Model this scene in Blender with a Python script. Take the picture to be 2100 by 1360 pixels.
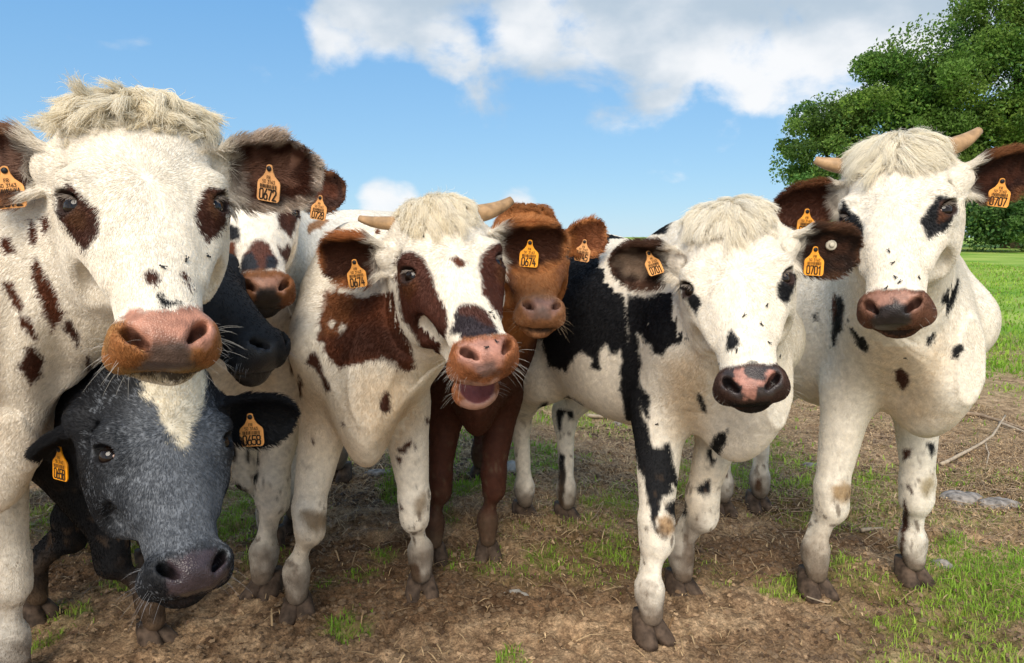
import bpy, math, random, time
import numpy as np
from mathutils import Vector, Matrix
from mathutils.bvhtree import BVHTree
T0 = time.time()
for o in list(bpy.data.objects): bpy.data.objects.remove(o)
scene = bpy.context.scene
COL = scene.collection
rng = np.random.default_rng(7)

# ------------------------------------------------------------------ camera
CAM_H, PITCH, FPX = 1.15, math.radians(7.5), 1500.0        # eye height (m), tilt down, focal length in photo pixels
cam_d = bpy.data.cameras.new('camera'); cam = bpy.data.objects.new('camera', cam_d); COL.objects.link(cam)
cam.location = (0, 0, CAM_H); cam.rotation_euler = (math.pi/2 - PITCH, 0, 0)
cam_d.sensor_width = 36; cam_d.lens = 36*FPX/2100; cam_d.clip_start = 0.05; cam_d.clip_end = 3000
scene.camera = cam
# ------------------------------------------------------------------ light
SUN_EL, SUN_AZ = math.radians(41), math.radians(190)        # azimuth of the sun, from +Y clockwise
world = bpy.data.worlds.new('World'); scene.world = world; world.use_nodes = True
sun_d = bpy.data.lights.new('sun', 'SUN'); sun_d.energy = 2.15; sun_d.angle = math.radians(40); sun_d.color = (1, .90, .76)
sun = bpy.data.objects.new('sun', sun_d); COL.objects.link(sun)
sv = Vector((math.sin(SUN_AZ)*math.cos(SUN_EL), math.cos(SUN_AZ)*math.cos(SUN_EL), math.sin(SUN_EL)))
sun.rotation_euler = (-sv).to_track_quat('-Z', 'Y').to_euler()
vs = scene.view_settings
vs.view_transform = 'Standard'; vs.look = 'None'; vs.gamma = 1; vs.use_curve_mapping = False; vs.exposure = 0.96
scene.render.engine = 'CYCLES'
cy = scene.cycles
cy.use_denoising = True
cy.max_bounces = 6; cy.diffuse_bounces = 3; cy.glossy_bounces = 2; cy.transmission_bounces = 3; cy.transparent_max_bounces = 8
cy.sample_clamp_indirect = 6
scene.cycles_curves.subdivisions = 1
try: scene.cycles_curves.shape = 'RIBBONS'
except Exception: pass

FW = np.array([0, math.cos(PITCH), -math.sin(PITCH)]); UP = np.array([0, math.sin(PITCH), math.cos(PITCH)]); RT = np.array([1., 0, 0])
CC = np.array([0, 0, CAM_H])
def at(px, py, d):                     # a photo pixel at depth d -> a place in the scene
    return CC + d*(FW + RT*(px-1050)/FPX - UP*(py-680)/FPX)
def ground_at(px, py, z=0.):
    r = at(px, py, 1.) - CC
    return CC + r*(z-CAM_H)/r[2]
def project(P):
    q = P - CC; d = np.maximum(q @ FW, 1e-3)
    return 1050 + FPX*(q @ RT)/d, 680 - FPX*(q @ UP)/d, d

# ------------------------------------------------------------------ sky with clouds
def build_sky():
    nt = world.node_tree; nt.nodes.clear(); N = nt.nodes.new; L = nt.links.new
    out = N('ShaderNodeOutputWorld'); bg = N('ShaderNodeBackground'); bg.inputs['Strength'].default_value = 0.15
    sky = N('ShaderNodeTexSky'); sky.sky_type = 'NISHITA'; sky.sun_disc = False
    sky.sun_elevation = SUN_EL; sky.sun_rotation = SUN_AZ; sky.air_density = 1.0; sky.dust_density = 0.0; sky.ozone_density = 4.0
    tc = N('ShaderNodeTexCoord')
    nrm = N('ShaderNodeVectorMath'); nrm.operation = 'NORMALIZE'; L(tc.outputs['Generated'], nrm.inputs[0])
    sep = N('ShaderNodeSeparateXYZ'); L(nrm.outputs[0], sep.inputs[0])
    def math_(op, a, b=None, c=None, clamp=False):
        m = N('ShaderNodeMath'); m.operation = op; m.use_clamp = clamp
        for i, v in enumerate((a, b, c)):
            if v is None: continue
            if isinstance(v, (int, float)): m.inputs[i].default_value = v
            else: L(v, m.inputs[i])
        return m.outputs[0]
    # banks of cloud: centre direction (as a pixel), angular size, weight
    banks = [((790, 0), 7, .42), ((905, 80), 4.5, .40), ((1150, 20), 8, .48), ((1330, 110), 6.5, .46), ((1560, 70), 8, .48), ((1660, 110), 5.5, .44), ((1300, -220), 19, .55), ((1800, -150), 17, .5), ((900, -160), 11, .45),
             ((1690, 20), 6, .38), ((785, 410), 2.8, .36), ((825, 405), 2.2, .33), ((1062, 412), 2.4, .37), ((1490, 275), 2.4, .32), ((1250, 190), 5, .30),
             ((700, 70), 4, .36), ((2300, 0), 12, .42), ((600, -600), 22, .3), ((1300, -2600), 62, .46)]  # the last, unseen overhead bank is added for neutral fill light
    tot = None
    for (px, py), ang, w in banks:
        d = at(px, py, 1.) - CC; d /= np.linalg.norm(d)
        dt = N('ShaderNodeVectorMath'); dt.operation = 'DOT_PRODUCT'; L(nrm.outputs[0], dt.inputs[0]); dt.inputs[1].default_value = d
        mr = N('ShaderNodeMapRange'); mr.interpolation_type = 'SMOOTHSTEP'
        L(dt.outputs['Value'], mr.inputs[0]); mr.inputs[1].default_value = math.cos(math.radians(ang)); mr.inputs[2].default_value = 1.0
        mr.inputs[3].default_value = 0; mr.inputs[4].default_value = w
        tot = mr.outputs[0] if tot is None else math_('MAXIMUM', tot, mr.outputs[0])
    # sky beyond the frame: unseen clouds, cover raised to add soft frontal fill light
    n0 = N('ShaderNodeTexNoise'); n0.inputs['Scale'].default_value = 2.2; n0.inputs['Detail'].default_value = 2; L(nrm.outputs[0], n0.inputs['Vector'])
    back = N('ShaderNodeMapRange'); L(sep.outputs[1], back.inputs[0]); back.inputs[1].default_value = .45; back.inputs[2].default_value = .1
    far = math_('MULTIPLY', math_('MULTIPLY', math_('SUBTRACT', n0.outputs[0], .30, clamp=True), 4.0, clamp=True), back.outputs[0])
    tot = math_('MAXIMUM', tot, math_('MULTIPLY', far, .5))
    st = N('ShaderNodeMapping'); st.inputs['Scale'].default_value = (1, 1, 1.5); L(nrm.outputs[0], st.inputs[0])
    n1 = N('ShaderNodeTexNoise'); n1.inputs['Scale'].default_value = 7.5; n1.inputs['Detail'].default_value = 9; n1.inputs['Roughness'].default_value = .56
    n1.inputs['Distortion'].default_value = .25; L(st.outputs[0], n1.inputs['Vector'])
    cov = math_('ADD', tot, n1.outputs[0])
    dens = N('ShaderNodeMapRange'); dens.interpolation_type = 'SMOOTHSTEP'; L(cov, dens.inputs[0]); dens.inputs[1].default_value = .69; dens.inputs[2].default_value = .93
    dens.inputs[3].default_value = 0; dens.inputs[4].default_value = 1
    has = math_('GREATER_THAN', tot, .001)
    # light tops, grey undersides
    n2 = N('ShaderNodeTexNoise'); n2.inputs['Scale'].default_value = 4.2; n2.inputs['Detail'].default_value = 6; n2.inputs['Roughness'].default_value = .5
    sh = N('ShaderNodeVectorMath'); sh.operation = 'ADD'; L(st.outputs[0], sh.inputs[0]); sh.inputs[1].default_value = (.03, .0, -.05); L(sh.outputs[0], n2.inputs['Vector'])
    hi = N('ShaderNodeMapRange'); L(sep.outputs[2], hi.inputs[0]); hi.inputs[1].default_value = .10; hi.inputs[2].default_value = .48; hi.inputs[3].default_value = 0; hi.inputs[4].default_value = .30
    gmix = N('ShaderNodeMapRange'); gmix.interpolation_type = 'SMOOTHSTEP'; L(math_('SUBTRACT', n2.outputs[0], hi.outputs[0]), gmix.inputs[0])
    gmix.inputs[1].default_value = .30; gmix.inputs[2].default_value = .54
    col = N('ShaderNodeMixRGB'); col.inputs[1].default_value = (1.75, 2.10, 2.45, 1); col.inputs[2].default_value = (3.35, 3.38, 3.42, 1)
    L(gmix.outputs[0], col.inputs[0])
    mix = N('ShaderNodeMixRGB'); L(math_('MULTIPLY', dens.outputs[0], .96), mix.inputs[0]); el_ = N('ShaderNodeMapRange'); L(sep.outputs[2], el_.inputs[0]); el_.inputs[1].default_value = .0; el_.inputs[2].default_value = .42
    air = N('ShaderNodeMixRGB'); L(el_.outputs[0], air.inputs[0]); air.inputs[1].default_value = (1.08, 1.90, 2.62, 1); air.inputs[2].default_value = (.31, 1.14, 2.48, 1)
    pale = N('ShaderNodeMixRGB'); pale.inputs[0].default_value = .90; L(sky.outputs[0], pale.inputs[1]); L(air.outputs[0], pale.inputs[2]); L(pale.outputs[0], mix.inputs[1]); L(math_('MULTIPLY', dens.outputs[0], .96), mix.inputs[0]); L(col.outputs[0], mix.inputs[2])
    L(mix.outputs[0], bg.inputs['Color']); L(bg.outputs[0], out.inputs[0])
build_sky()

# ------------------------------------------------------------------ helpers
def tag(o, label=None, cat=None, group=None, kind=None):
    if label: o['label'] = label
    if cat: o['category'] = cat
    if group: o['group'] = group
    if kind: o['kind'] = kind
    return o
def link(o, parent=None):
    COL.objects.link(o)
    if parent is not None: o.parent = parent
    return o
def empty(name, loc):
    o = bpy.data.objects.new(name, None); o.location = loc; o.empty_display_size = .1
    return link(o)
def mesh_obj(name, V, F, mat=None, parent=None, smooth=True, base=None):
    """V (n,3) world places, F faces (array of equal length faces, or list); base: origin of the parent."""
    me = bpy.data.meshes.new(name)
    V = np.asarray(V, np.float32)
    if base is not None: V = V - np.asarray(base, np.float32)
    if isinstance(F, np.ndarray):
        n, k = F.shape
        me.vertices.add(len(V)); me.vertices.foreach_set('co', np.ascontiguousarray(V).ravel())
        me.loops.add(n*k); me.loops.foreach_set('vertex_index', np.ascontiguousarray(F, dtype=np.int32).ravel())
        me.polygons.add(n); me.polygons.foreach_set('loop_start', np.arange(0, n*k, k, dtype=np.int32))
        me.update(calc_edges=True)
    else:
        me.from_pydata([tuple(v) for v in V], [], [tuple(f) for f in F]); me.update()
    me.polygons.foreach_set('use_smooth', [smooth]*len(me.polygons))
    if mat: me.materials.append(mat)
    return link(bpy.data.objects.new(name, me), parent)
def set_color(me, name, arr):
    a = me.attributes.new(name, 'FLOAT_COLOR', 'POINT')
    c = np.ones((len(arr), 4), np.float32); c[:, :3] = arr
    a.data.foreach_set('color', c.ravel())
def set_float(me, name, arr):
    a = me.attributes.new(name, 'FLOAT', 'POINT'); a.data.foreach_set('value', np.asarray(arr, np.float32))

def _hash(i, j, k, seed):
    h = (i*374761393 + j*668265263 + k*2147483647 + seed*974634021) & 0xffffffff
    h = ((h ^ (h >> 13))*1274126177) & 0xffffffff
    return ((h ^ (h >> 16)) & 0xffff)/65535.
def noise3(P, scale, seed=0):
    P = np.asarray(P, float)*scale; I = np.floor(P).astype(np.int64); f = P - I; f = f*f*(3-2*f)
    i, j, k = I[..., 0], I[..., 1], I[..., 2]; r = 0
    for a in (0, 1):
        for b in (0, 1):
            for c in (0, 1):
                w = (f[..., 0] if a else 1-f[..., 0])*(f[..., 1] if b else 1-f[..., 1])*(f[..., 2] if c else 1-f[..., 2])
                r = r + w*_hash(i+a, j+b, k+c, seed)
    return r*2-1
def noise2(x, y, scale, seed=0):
    return noise3(np.stack([x, y, np.zeros_like(x)], -1), scale, seed)
def sstep(a, b, x):
    t = np.clip((x-a)/(b-a), 0, 1); return t*t*(3-2*t)
def unit(v):
    v = np.asarray(v, float); return v/np.maximum(np.linalg.norm(v, axis=-1, keepdims=True), 1e-9)

# ------------------------------------------------------------------ materials
def material(name, color=(.5, .5, .5), rough=.6, spec=.3, build=None):
    m = bpy.data.materials.new(name); m.use_nodes = True
    b = m.node_tree.nodes['Principled BSDF']
    b.inputs['Base Color'].default_value = (*color, 1); b.inputs['Roughness'].default_value = rough; b.inputs['Specular IOR Level'].default_value = spec
    if build: build(m.node_tree, b, m.node_tree.nodes.new, m.node_tree.links.new)
    return m
def grain(amount=.25, scale=60, bump=.0, detail=5, dist=.004):
    """colour variation by noise on the base colour, with a little relief"""
    def f(nt, b, N, L):
        c = b.inputs['Base Color'].default_value[:]
        tc = N('ShaderNodeTexCoord'); n = N('ShaderNodeTexNoise'); n.inputs['Scale'].default_value = scale; n.inputs['Detail'].default_value = detail
        L(tc.outputs['Object'], n.inputs['Vector'])
        r = N('ShaderNodeValToRGB'); e = r.color_ramp.elements
        e[0].position = .3; e[0].color = (*[v*(1-amount) for v in c[:3]], 1); e[1].position = .7; e[1].color = (*[min(1, v*(1+amount)) for v in c[:3]], 1)
        L(n.outputs[0], r.inputs[0]); L(r.outputs[0], b.inputs['Base Color'])
        if bump:
            bm = N('ShaderNodeBump'); bm.inputs['Strength'].default_value = bump; bm.inputs['Distance'].default_value = dist
            L(n.outputs[0], bm.inputs['Height']); L(bm.outputs[0], b.inputs['Normal'])
    return f
def worn(nt, b, N, L):
    grain(.20, 60, .2)(nt, b, N, L); src = b.inputs['Base Color'].links[0].from_socket
    oi = N('ShaderNodeObjectInfo'); h = N('ShaderNodeHueSaturation'); r = N('ShaderNodeMapRange'); L(oi.outputs['Random'], r.inputs[0]); r.inputs[3].default_value = .82; r.inputs[4].default_value = 1.08
    L(r.outputs[0], h.inputs['Value']); L(r.outputs[0], h.inputs['Saturation']); L(src, h.inputs['Color'])
    tc = N('ShaderNodeTexCoord'); n = N('ShaderNodeTexNoise'); n.inputs['Scale'].default_value = 24; n.inputs['Detail'].default_value = 6; L(tc.outputs['Object'], n.inputs['Vector'])
    m = N('ShaderNodeMapRange'); L(n.outputs[0], m.inputs[0]); m.inputs[1].default_value = .54; m.inputs[2].default_value = .72; m.inputs[4].default_value = .55
    x = N('ShaderNodeMixRGB'); L(m.outputs[0], x.inputs[0]); L(h.outputs[0], x.inputs[1]); x.inputs[2].default_value = (.22, .12, .05, 1); L(x.outputs[0], b.inputs['Base Color'])
def coat_mat():
    def f(nt, b, N, L):
        a = N('ShaderNodeAttribute'); a.attribute_name = 'coat'
        w = N('ShaderNodeAttribute'); w.attribute_name = 'wet'
        tc = N('ShaderNodeTexCoord')
        n = N('ShaderNodeTexNoise'); n.inputs['Scale'].default_value = 170; n.inputs['Detail'].default_value = 3; L(tc.outputs['Object'], n.inputs['Vector'])
        v = N('ShaderNodeTexVoronoi'); v.inputs['Scale'].default_value = 340; L(tc.outputs['Object'], v.inputs['Vector'])
        n2 = N('ShaderNodeTexNoise'); n2.inputs['Scale'].default_value = 55; n2.inputs['Detail'].default_value = 4; L(tc.outputs['Object'], n2.inputs['Vector'])
        r = N('ShaderNodeMapRange'); L(n2.outputs[0], r.inputs[0]); r.inputs[1].default_value = .3; r.inputs[2].default_value = .7; r.inputs[3].default_value = .78; r.inputs[4].default_value = 1.15
        m = N('ShaderNodeVectorMath'); m.operation = 'SCALE'; L(a.outputs['Color'], m.inputs[0]); L(r.outputs[0], m.inputs['Scale'])
        L(m.outputs[0], b.inputs['Base Color'])
        rr = N('ShaderNodeMapRange'); L(w.outputs['Fac'], rr.inputs[0]); rr.inputs[3].default_value = .75; rr.inputs[4].default_value = .30; L(rr.outputs[0], b.inputs['Roughness'])
        hm = N('ShaderNodeMixRGB'); L(w.outputs['Fac'], hm.inputs[0]); L(n.outputs[0], hm.inputs[1]); L(v.outputs['Distance'], hm.inputs[2])
        bm = N('ShaderNodeBump'); bm.inputs['Strength'].default_value = .5; bm.inputs['Distance'].default_value = .002
        L(hm.outputs[0], bm.inputs['Height']); L(bm.outputs[0], b.inputs['Normal'])
    return material('cow_hide', rough=.7, spec=.35, build=f)
def hair_mat():
    m = bpy.data.materials.new('cow_hair'); m.use_nodes = True; nt = m.node_tree; nt.nodes.clear(); N = nt.nodes.new; L = nt.links.new
    o = N('ShaderNodeOutputMaterial'); a = N('ShaderNodeAttribute'); a.attribute_name = 'hair_color'
    d = N('ShaderNodeBsdfPrincipled'); d.inputs['Roughness'].default_value = .55; d.inputs['Specular IOR Level'].default_value = .22
    L(a.outputs['Color'], d.inputs['Base Color'])
    t = N('ShaderNodeBsdfTranslucent'); L(a.outputs['Color'], t.inputs['Color'])
    x = N('ShaderNodeMixShader'); x.inputs[0].default_value = .30; L(d.outputs[0], x.inputs[1]); L(t.outputs[0], x.inputs[2]); L(x.outputs[0], o.inputs[0])
    return m
M = dict(
    coat=coat_mat(), hair=hair_mat(),
    eye=material('eye_ball', (.010, .005, .003), .05, .5),
    eye_white=material('eye_white', (.40, .27, .22), .2, .4),
    horn=material('horn', (.42, .26, .135), .5, .35, grain(.35, 45, .3)),
    hoof=material('hoof', (.082, .056, .040), .75, .2, grain(.65, 38, .8)),
    tongue=material('tongue', (.50, .27, .24), .4, .4, grain(.15, 120, .5)),
    tag=material('tag_plastic', (.84, .345, .055), .5, .3, worn),
    ink=material('tag_ink', (.02, .014, .01), .7, .2),
    button=material('tag_button', (.55, .50, .40), .5, .3, grain(.25, 90)),
    black=material('black_plastic', (.012, .012, .014), .5, .3),
    fly=material('fly', (.012, .010, .009), .4, .4),
    stone=material('stone', (.36, .34, .31), .9, .2, grain(.55, 22, .9, 8, .01)),
    twig=material('twig', (.30, .22, .15), .85, .2, grain(.4, 50, .4)),
    bark=material('bark', (.11, .085, .06), .9, .15, grain(.4, 8, .6)),
)

# ------------------------------------------------------------------ implicit shapes -> one continuous skin
class Body:
    """a smooth union of shapes on a rectilinear grid whose lines are denser round the head"""
    def __init__(s, lo, hi, flo, fhi, fine, coarse):
        s.ax = []
        for a in range(3):
            l, h, fl, fh = lo[a], hi[a], max(flo[a], lo[a]), min(fhi[a], hi[a])
            g = [np.arange(fl, fh, fine)]
            left = []; p = fl; st = fine
            while p > l: st = min(st*1.25, coarse); p -= st; left.append(p)
            right = []; p = g[0][-1]; st = fine
            while p < h: st = min(st*1.25, coarse); p += st; right.append(p)
            s.ax.append(np.concatenate([left[::-1], g[0], right]))
        s.F = np.full([len(a) for a in s.ax], .5, np.float32)
    def roi(s, c0, c1, m):
        sl = tuple(slice(max(0, np.searchsorted(s.ax[a], c0[a]-m)), np.searchsorted(s.ax[a], c1[a]+m)) for a in range(3))
        return sl, (s.ax[0][sl[0]][:, None, None], s.ax[1][sl[1]][None, :, None], s.ax[2][sl[2]][None, None, :])
    def put(s, shape, k=.03, sub=False):
        fn, c0, c1 = shape
        sl, P = s.roi(c0, c1, k+.02)
        if any(x.stop <= x.start for x in sl): return
        d = np.asarray(fn(*P), np.float32); f = s.F[sl]
        if sub:
            d = -d; h = np.maximum(k-np.abs(f-d), 0)/k if k > 0 else 0
            s.F[sl] = np.maximum(f, d) + h*h*k*.25
        else:
            h = np.maximum(k-np.abs(f-d), 0)/k if k > 0 else 0
            s.F[sl] = np.minimum(f, d) - h*h*k*.25
    def skin(s):
        F = s.F; ins = F < 0
        cnt = np.zeros([n-1 for n in F.shape], np.int8)
        for a in (0, 1):
            for b in (0, 1):
                for c in (0, 1):
                    cnt += ins[a:F.shape[0]-1+a, b:F.shape[1]-1+b, c:F.shape[2]-1+c]
        act = (cnt > 0) & (cnt < 8); I = np.argwhere(act); n = len(I)
        idx = np.full(act.shape, -1, np.int32); idx[act] = np.arange(n, dtype=np.int32)
        cor = np.array([(a, b, c) for a in (0, 1) for b in (0, 1) for c in (0, 1)])
        val = np.stack([F[I[:, 0]+a, I[:, 1]+b, I[:, 2]+c] for a, b, c in cor], 1)
        acc = np.zeros((n, 3)); num = np.zeros(n)
        for i in range(8):
            for j in range(i+1, 8):
                if np.abs(cor[i]-cor[j]).sum() != 1: continue
                vi, vj = val[:, i], val[:, j]; x = (vi < 0) != (vj < 0)
                t = np.where(x, vi/np.where(x, vi-vj, 1), 0)
                acc += np.where(x[:, None], cor[i]+(cor[j]-cor[i])*t[:, None], 0); num += x
        u = acc/num[:, None]
        V = np.stack([s.ax[a][I[:, a]] + u[:, a]*(s.ax[a][I[:, a]+1]-s.ax[a][I[:, a]]) for a in range(3)], 1)
        Q = []
        for a in range(3):
            b, c = (a+1) % 3, (a+2) % 3
            s0 = [slice(None)]*3; s1 = [slice(None)]*3; s0[a] = slice(0, -1); s1[a] = slice(1, None)
            A, B = ins[tuple(s0)], ins[tuple(s1)]
            E_ = np.argwhere(A != B); E_ = E_[(E_[:, b] > 0) & (E_[:, c] > 0) & (E_[:, b] < F.shape[b]-1) & (E_[:, c] < F.shape[c]-1)]
            fl = A[tuple(E_.T)]
            def cell(db, dc):
                e = E_.copy(); e[:, b] -= db; e[:, c] -= dc; return idx[tuple(e.T)]
            q = np.stack([cell(1, 1), cell(0, 1), cell(0, 0), cell(1, 0)], 1)
            q[~fl] = q[~fl][:, ::-1]; Q.append(q)
        return V, np.concatenate(Q)

def s_cone(a, b, ra, rb, squash=None):
    """tapered capsule from a to b; squash=(axis, factor) thins it along an axis"""
    a = np.asarray(a, float); b = np.asarray(b, float); ba = b-a; L2 = max(ba@ba, 1e-9); r = max(ra, rb)
    def f(X, Y, Z):
        px, py, pz = X-a[0], Y-a[1], Z-a[2]
        t = np.clip((px*ba[0]+py*ba[1]+pz*ba[2])/L2, 0, 1)
        dx, dy, dz = px-t*ba[0], py-t*ba[1], pz-t*ba[2]
        if squash is not None:
            n, q = squash; w = dx*n[0]+dy*n[1]+dz*n[2]
            dd = np.sqrt(np.maximum(dx*dx+dy*dy+dz*dz + (1/q/q-1)*w*w, 0)); return (dd-(ra+(rb-ra)*t))*max(q, .55)
        return np.sqrt(dx*dx+dy*dy+dz*dz)-(ra+(rb-ra)*t)
    return f, np.minimum(a, b)-r, np.maximum(a, b)+r
def s_ell(c, R, rad):
    """ellipsoid, R columns are its axes"""
    c = np.asarray(c, float); R = np.asarray(R, float); rad = np.asarray(rad, float)
    ext = np.sqrt(((R*rad)**2).sum(1))
    def f(X, Y, Z):
        px, py, pz = X-c[0], Y-c[1], Z-c[2]; k0 = 0; k1 = 0
        for i in range(3):
            q = px*R[0, i]+py*R[1, i]+pz*R[2, i]
            k0 = k0+(q/rad[i])**2; k1 = k1+(q/rad[i]**2)**2
        k0 = np.sqrt(k0); k1 = np.sqrt(k1)
        return np.where(k1 > 1e-6, k0*(k0-1)/np.maximum(k1, 1e-6), -rad.min())
    return f, c-ext, c+ext
def pchip(x, y, q):
    x = np.asarray(x, float); y = np.asarray(y, float); h = np.diff(x); d = np.diff(y)/h
    m = np.zeros_like(y); m[1:-1] = np.where(d[1:]*d[:-1] > 0, 2*d[1:]*d[:-1]/np.where(d[1:]+d[:-1] == 0, 1, d[1:]+d[:-1]), 0); m[0] = d[0]; m[-1] = d[-1]
    i = np.clip(np.searchsorted(x, q)-1, 0, len(x)-2); t = (q-x[i])/h[i]
    return (2*t**3-3*t*t+1)*y[i]+(t**3-2*t*t+t)*h[i]*m[i]+(-2*t**3+3*t*t)*y[i+1]+(t**3-t*t)*h[i]*m[i+1]
def s_loft(O, R, tab, n=2.5, scale=1.0):
    """sections along local z: rows (z, half width in x, y front, y back); O origin, R columns = local axes"""
    tab = np.asarray(tab, float)*scale; O = np.asarray(O, float); R = np.asarray(R, float)
    zz = np.linspace(tab[0, 0], tab[-1, 0], 160); W, A, B = (pchip(tab[:, 0], tab[:, i], zz) for i in (1, 2, 3))
    z0, z1 = zz[0], zz[-1]
    cs = np.array([O+R@np.array([sx*w, y, z]) for w, a, b, z in zip(W, A, B, zz) for sx in (-1, 1) for y in (a, b)])
    def f(X, Y, Z):
        px, py, pz = X-O[0], Y-O[1], Z-O[2]
        x = px*R[0, 0]+py*R[1, 0]+pz*R[2, 0]; y = px*R[0, 1]+py*R[1, 1]+pz*R[2, 1]; z = px*R[0, 2]+py*R[1, 2]+pz*R[2, 2]
        w = np.interp(z, zz, W); a = np.interp(z, zz, A); b = np.interp(z, zz, B)
        hy = np.maximum(np.abs(b-a)/2, .004); w = np.maximum(w, .004); yc = (a+b)/2
        e = (np.abs(x/w)**n+np.abs((y-yc)/hy)**n)**(1/n)
        d = (e-1)*np.minimum(w, hy)
        return np.maximum(d, np.maximum(z-z1, z0-z))
    return f, cs.min(0), cs.max(0)
def s_ear(base, tip, face, width, cup, th=.0065, seed=0):
    """a leaf shaped cupped ear: base -> tip, hollow towards 'face'"""
    base = np.asarray(base, float); u = tip-base; Ln = np.linalg.norm(u); u = u/Ln
    w = face-(face@u)*u; w = w/np.linalg.norm(w); v = np.cross(w, u)
    tt = np.linspace(0, 1, 60)
    prof = width/2*pchip([0, .12, .35, .6, .82, .95, 1.0], [.48, .66, .95, 1.0, .80, .46, .1], tt)
    def loc(X, Y, Z):
        px, py, pz = X-base[0], Y-base[1], Z-base[2]
        return (px*u[0]+py*u[1]+pz*u[2], px*v[0]+py*v[1]+pz*v[2], px*w[0]+py*w[1]+pz*w[2])
    def f(X, Y, Z):
        a, b, c = loc(X, Y, Z); t = a/Ln
        hw = np.maximum(np.interp(t, tt, prof), .003)
        q = b/hw
        mid = cup*(q*q)*np.clip(1.15-.45*t, .5, 1.2) - cup*.55 + .012*np.sin(t*3.0)
        thick = th*(1.25-.35*t)
        shell = (np.abs(c-mid)-thick)*.72
        out = np.maximum(np.abs(b)-hw, np.maximum(a-Ln, -a-.01))
        k = .006; h = np.maximum(k-np.abs(shell-out), 0)/k
        return np.maximum(shell, out)+h*h*k*.25
    m = width*.62
    return (f, np.minimum(base, tip)-m, np.maximum(base, tip)+m), loc, (u, v, w, Ln)

def rot_head(y, p, r):
    y, p, r = (math.radians(a) for a in (y, p, r))
    c, s = math.cos, math.sin
    Rr = np.array([[c(r), 0, s(r)], [0, 1, 0], [-s(r), 0, c(r)]]); Rp = np.array([[1, 0, 0], [0, c(p), -s(p)], [0, s(p), c(p)]]); Ry = np.array([[c(y), -s(y), 0], [s(y), c(y), 0], [0, 0, 1]])
    return Ry@Rp@Rr

HEAD = [(-.300, .036, .012, .062), (-.290, .052, -.006, .088), (-.272, .061, -.016, .110), (-.245, .065, -.013, .118), (-.215, .060, -.008, .124), (-.17, .064, -.006, .140), (-.12, .080, -.006, .170),
        (-.07, .096, -.006, .205), (-.02, .106, -.006, .225), (.04, .112, -.006, .220), (.09, .112, .002, .200), (.125, .106, .016, .170), (.152, .088, .042, .140), (.166, .055, .066, .110)]

def poly_sd(px, py, poly):
    """signed distance (photo pixels) of points to a closed outline, negative inside"""
    P = np.asarray(poly, float); n = len(P); d2 = np.full(px.shape, 1e12); ins = np.zeros(px.shape, bool)
    for i in range(n):
        a, b = P[i], P[(i+1) % n]; e = b-a
        wx, wy = px-a[0], py-a[1]; t = np.clip((wx*e[0]+wy*e[1])/max(e@e, 1e-9), 0, 1)
        d2 = np.minimum(d2, (wx-t*e[0])**2+(wy-t*e[1])**2)
        if a[1] != b[1]:
            c = (a[1] <= py) != (b[1] <= py)
            ins ^= c & (px < a[0]+(py-a[1])/(b[1]-a[1])*e[0])
    return np.where(ins, -1, 1)*np.sqrt(d2)

BROWN = (.105, .030, .012); RUST = (.20, .068, .024); BLACK = (.008, .0085, .011); TAN = (.38, .19, .085); WHITE = (.87, .805, .70); CREAM = (.92, .82, .62)
STAIN = (.20, .12, .045); DIRT = (.115, .072, .042); PINK = (.40, .185, .125); FLESH = (.40, .20, .13); GREY = (.085, .072, .075); ORANGE = (.44, .19, .055); WHITE_HAIR = (.80, .77, .72)

def curves_obj(name, roots, pts, rad, col, parent, base, mat=None):
    """pts (n,k,3) world; rad (n,k); col (n,3) -> one hair object"""
    n, k = pts.shape[:2]
    cv = bpy.data.hair_curves.new(name); cv.add_curves([k]*n)
    cv.attributes['position'].data.foreach_set('vector', np.ascontiguousarray(pts-np.asarray(base), dtype=np.float32).ravel())
    ra = cv.attributes.get('radius') or cv.attributes.new('radius', 'FLOAT', 'POINT')
    ra.data.foreach_set('value', np.ascontiguousarray(rad, dtype=np.float32).ravel())
    ca = cv.attributes.new('hair_color', 'FLOAT_COLOR', 'CURVE'); c = np.ones((n, 4), np.float32); c[:, :3] = col
    ca.data.foreach_set('color', c.ravel())
    cv.materials.append(mat or M['hair'])
    return link(bpy.data.objects.new(name, cv), parent)

def uv_sphere(c, r, nu=20, nv=12, R=None, rad=(1, 1, 1)):
    th = np.linspace(0, 2*np.pi, nu, endpoint=False); ph = np.linspace(0, np.pi, nv)
    V = np.array([(np.sin(p)*np.cos(t)*rad[0], np.sin(p)*np.sin(t)*rad[1], np.cos(p)*rad[2]) for p in ph for t in th])*r
    if R is not None: V = V@np.asarray(R).T
    F = np.array([(i*nu+j, (i+1)*nu+j, (i+1)*nu+(j+1) % nu, i*nu+(j+1) % nu) for i in range(nv-1) for j in range(nu)])
    return V+np.asarray(c), F
def tube(pts, rad, n=8, cap=True):
    pts = np.asarray(pts, float); rad = np.broadcast_to(rad, len(pts)); V = []; F = []
    up = np.array([.13, .2, .97]); prev = None
    for i, p in enumerate(pts):
        t = unit(pts[min(i+1, len(pts)-1)]-pts[max(i-1, 0)])
        a = np.cross(t, up) if prev is None else prev-(prev@t)*t
        a = unit(a); prev = a; b = np.cross(t, a)
        V += [p+rad[i]*(math.cos(q)*a+math.sin(q)*b) for q in np.linspace(0, 2*math.pi, n, endpoint=False)]
    for i in range(len(pts)-1):
        F += [(i*n+j, i*n+(j+1) % n, (i+1)*n+(j+1) % n, (i+1)*n+j) for j in range(n)]
    if cap: F += [tuple(range(n))[::-1], tuple(range((len(pts)-1)*n, len(pts)*n))]
    return np.array(V), F
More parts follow.
